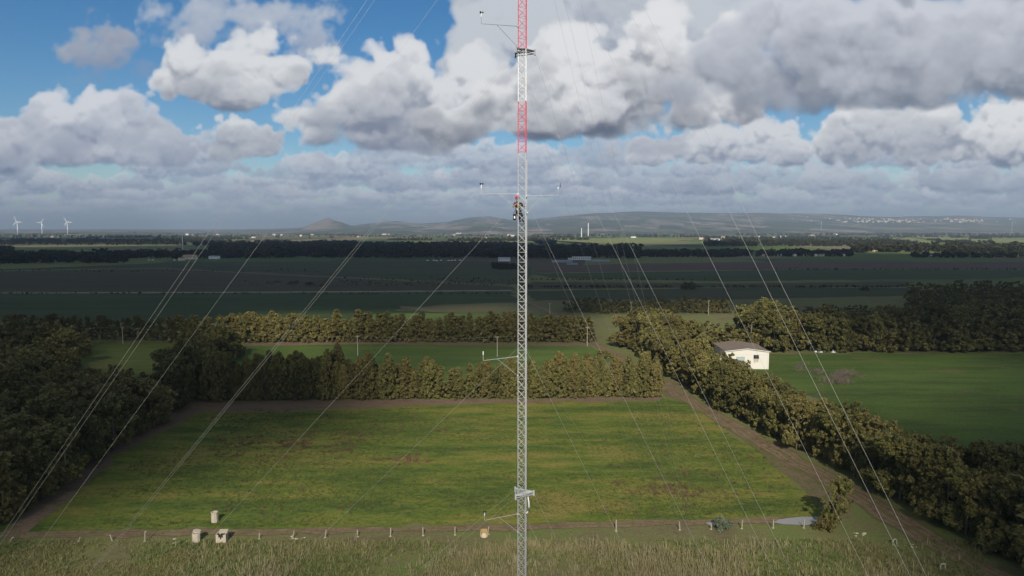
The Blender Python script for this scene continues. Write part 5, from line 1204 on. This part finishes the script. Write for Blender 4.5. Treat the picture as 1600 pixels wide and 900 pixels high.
def mid_buildings():
    # long white farm building and sheds right of the mast
    r = thing('farm_building', at(909, 406), 'long white farm building before the dark wood right of the mast', 'building')
    w = 34; MB().box((0, 5, 2.9), (w, 10, 5.8)).build('wall', HW[2], r)
    MB().box((0, 5, 5.92), (w+1, 11, .24)).build('roof', HR[2], r)
    for k in range(9):
        MB().box((-w/2+w*(k+.5)/9, -.04, 3.1), (2.0, .07, 1.9)).build('window', dk, r)
    MB().box((-w/2-4.0, 5, 1.7), (7.5, 8, 3.4)).build('side_shed', HW[0], r)
    for px, py, w, d, lab in ((878, 409.5, 34, 30, 'grey tunnel roof left of the long white farm building'), (934, 408.5, 40, 26, 'grey tunnel roof right of the long white farm building'), (894, 414, 17, 8, 'small pale shed in front of the long white farm building')):
        mb = MB(); n = 10; V = [(-w/2, math.cos(math.pi*i/n)*d/2, math.sin(math.pi*i/n)*3.2) for i in range(n+1)]+[(w/2, math.cos(math.pi*i/n)*d/2, math.sin(math.pi*i/n)*3.2) for i in range(n+1)]
        mb.add(V, [(i, i+1, n+2+i, n+1+i) for i in range(n)]+[tuple(range(n, -1, -1)), tuple(range(n+1, 2*n+2))])
        o = mb.build('polytunnel', plain('grey_sheeting', (.20, .22, .25), .6, .15, .3)); o.location = at(px, py); tag(o, lab, 'shed')
    put_house('farmhouse', 1, at(297, 405), 'brown roofed farmhouse under the slim turbine in cloud shade', 'house', None, .15, 1.25)
    put_house('farmhouse', 0, at(284, 407), 'small pale outbuilding left of the brown roofed farmhouse', 'house', None, 0, .7)
    put_house('farmhouse', 3, at(335, 404.5), 'low pale shed right of the brown roofed farmhouse', 'house', None, .05, .7)
    put_house('farmhouse', 2, at(347, 397), 'small grey house in the wood right of the slim turbine', 'house', None, .1, .8)
    mb = MB(); mb.box((0, 0, 2.6), (44, 10, 5.2)); o = mb.build('blue_shed', plain('blue_sheet_metal', (.06, .09, .22), .5, .1, .4)); o.location = at(271, 397); tag(o, 'long blue roofed shed left of the slim white turbine', 'shed')
    put_house('farmhouse', 3, at(788, 408), 'pale farm buildings at the wood edge just left of the mast', 'house', None, 0, .8)
    put_house('farmhouse', 1, at(856, 385), 'small pale house in the dark wood right of the mast', 'house', None, 0, .8)
    R = random.Random(14); xs = [1193, 1218, 1233, 1241, 1258, 1274, 1281, 1287, 1303, 1317]
    for i, px in enumerate(xs):
        put_house('white_shed', 2 if i % 2 else 0, at(px, 400.5), 'white gabled shed in the farm row by the ploughed field, %s from left' % nth(i+1), 'shed', 'row of white sheds by the ploughed field', R.uniform(1.2, 1.9), .62)
    put_house('white_shed', 3, at(1457, 400), 'low white shed in the tree line at the far right', 'shed', None, 0, .5)
    put_house('farmhouse', 1, at(1367, 393), 'ruined pale house against the right tree line', 'house', None, .2, .6)
    # parked vehicles along the wood edge
    mb = MB(); mb.mat(0).box((0, 0, .75), (4.4, 1.8, .75)); mb.box((-.2, 0, 1.45), (2.6, 1.65, .62), taper=.85); mb.mat(1)
    for x in (-1.4, 1.4):
        for y in (-.86, .86): mb.bar((x, y-.09, .34), (x, y+.09, .34), .34, 12)
    mb.box((-.2, 0, 1.46), (2.66, 1.30, .40), taper=.88)
    o = mb.build('parked_car', [M['white'], M['rubber']]); me = o.data; bpy.data.objects.remove(o)
    wd = ['first', 'second', 'third', 'fourth', 'fifth', 'sixth', 'seventh']
    for i, px in enumerate((668, 678, 682.5, 689, 701, 706, 711, 719)):
        o = bpy.data.objects.new('parked_car', me); C.objects.link(o); o.location = at(px, 407.6+R.uniform(-.4, .6)); o.rotation_euler.z = R.uniform(-.4, .4); tag(o, 'white vehicle parked at the wood edge left of the mast, %s from left' % nth(i+1), 'car', 'white vehicles along the wood edge')
    for i, px in enumerate((232.5, 238.5, 272.5)):
        o = bpy.data.objects.new('parked_car', me); C.objects.link(o); o.location = at(px, 407.2); o.rotation_euler.z = R.uniform(-.4, .4); tag(o, 'white vehicle parked near the brown roofed farmhouse, %s from left' % nth(i+1), 'car', 'white vehicles near the shaded farm')
mid_buildings()
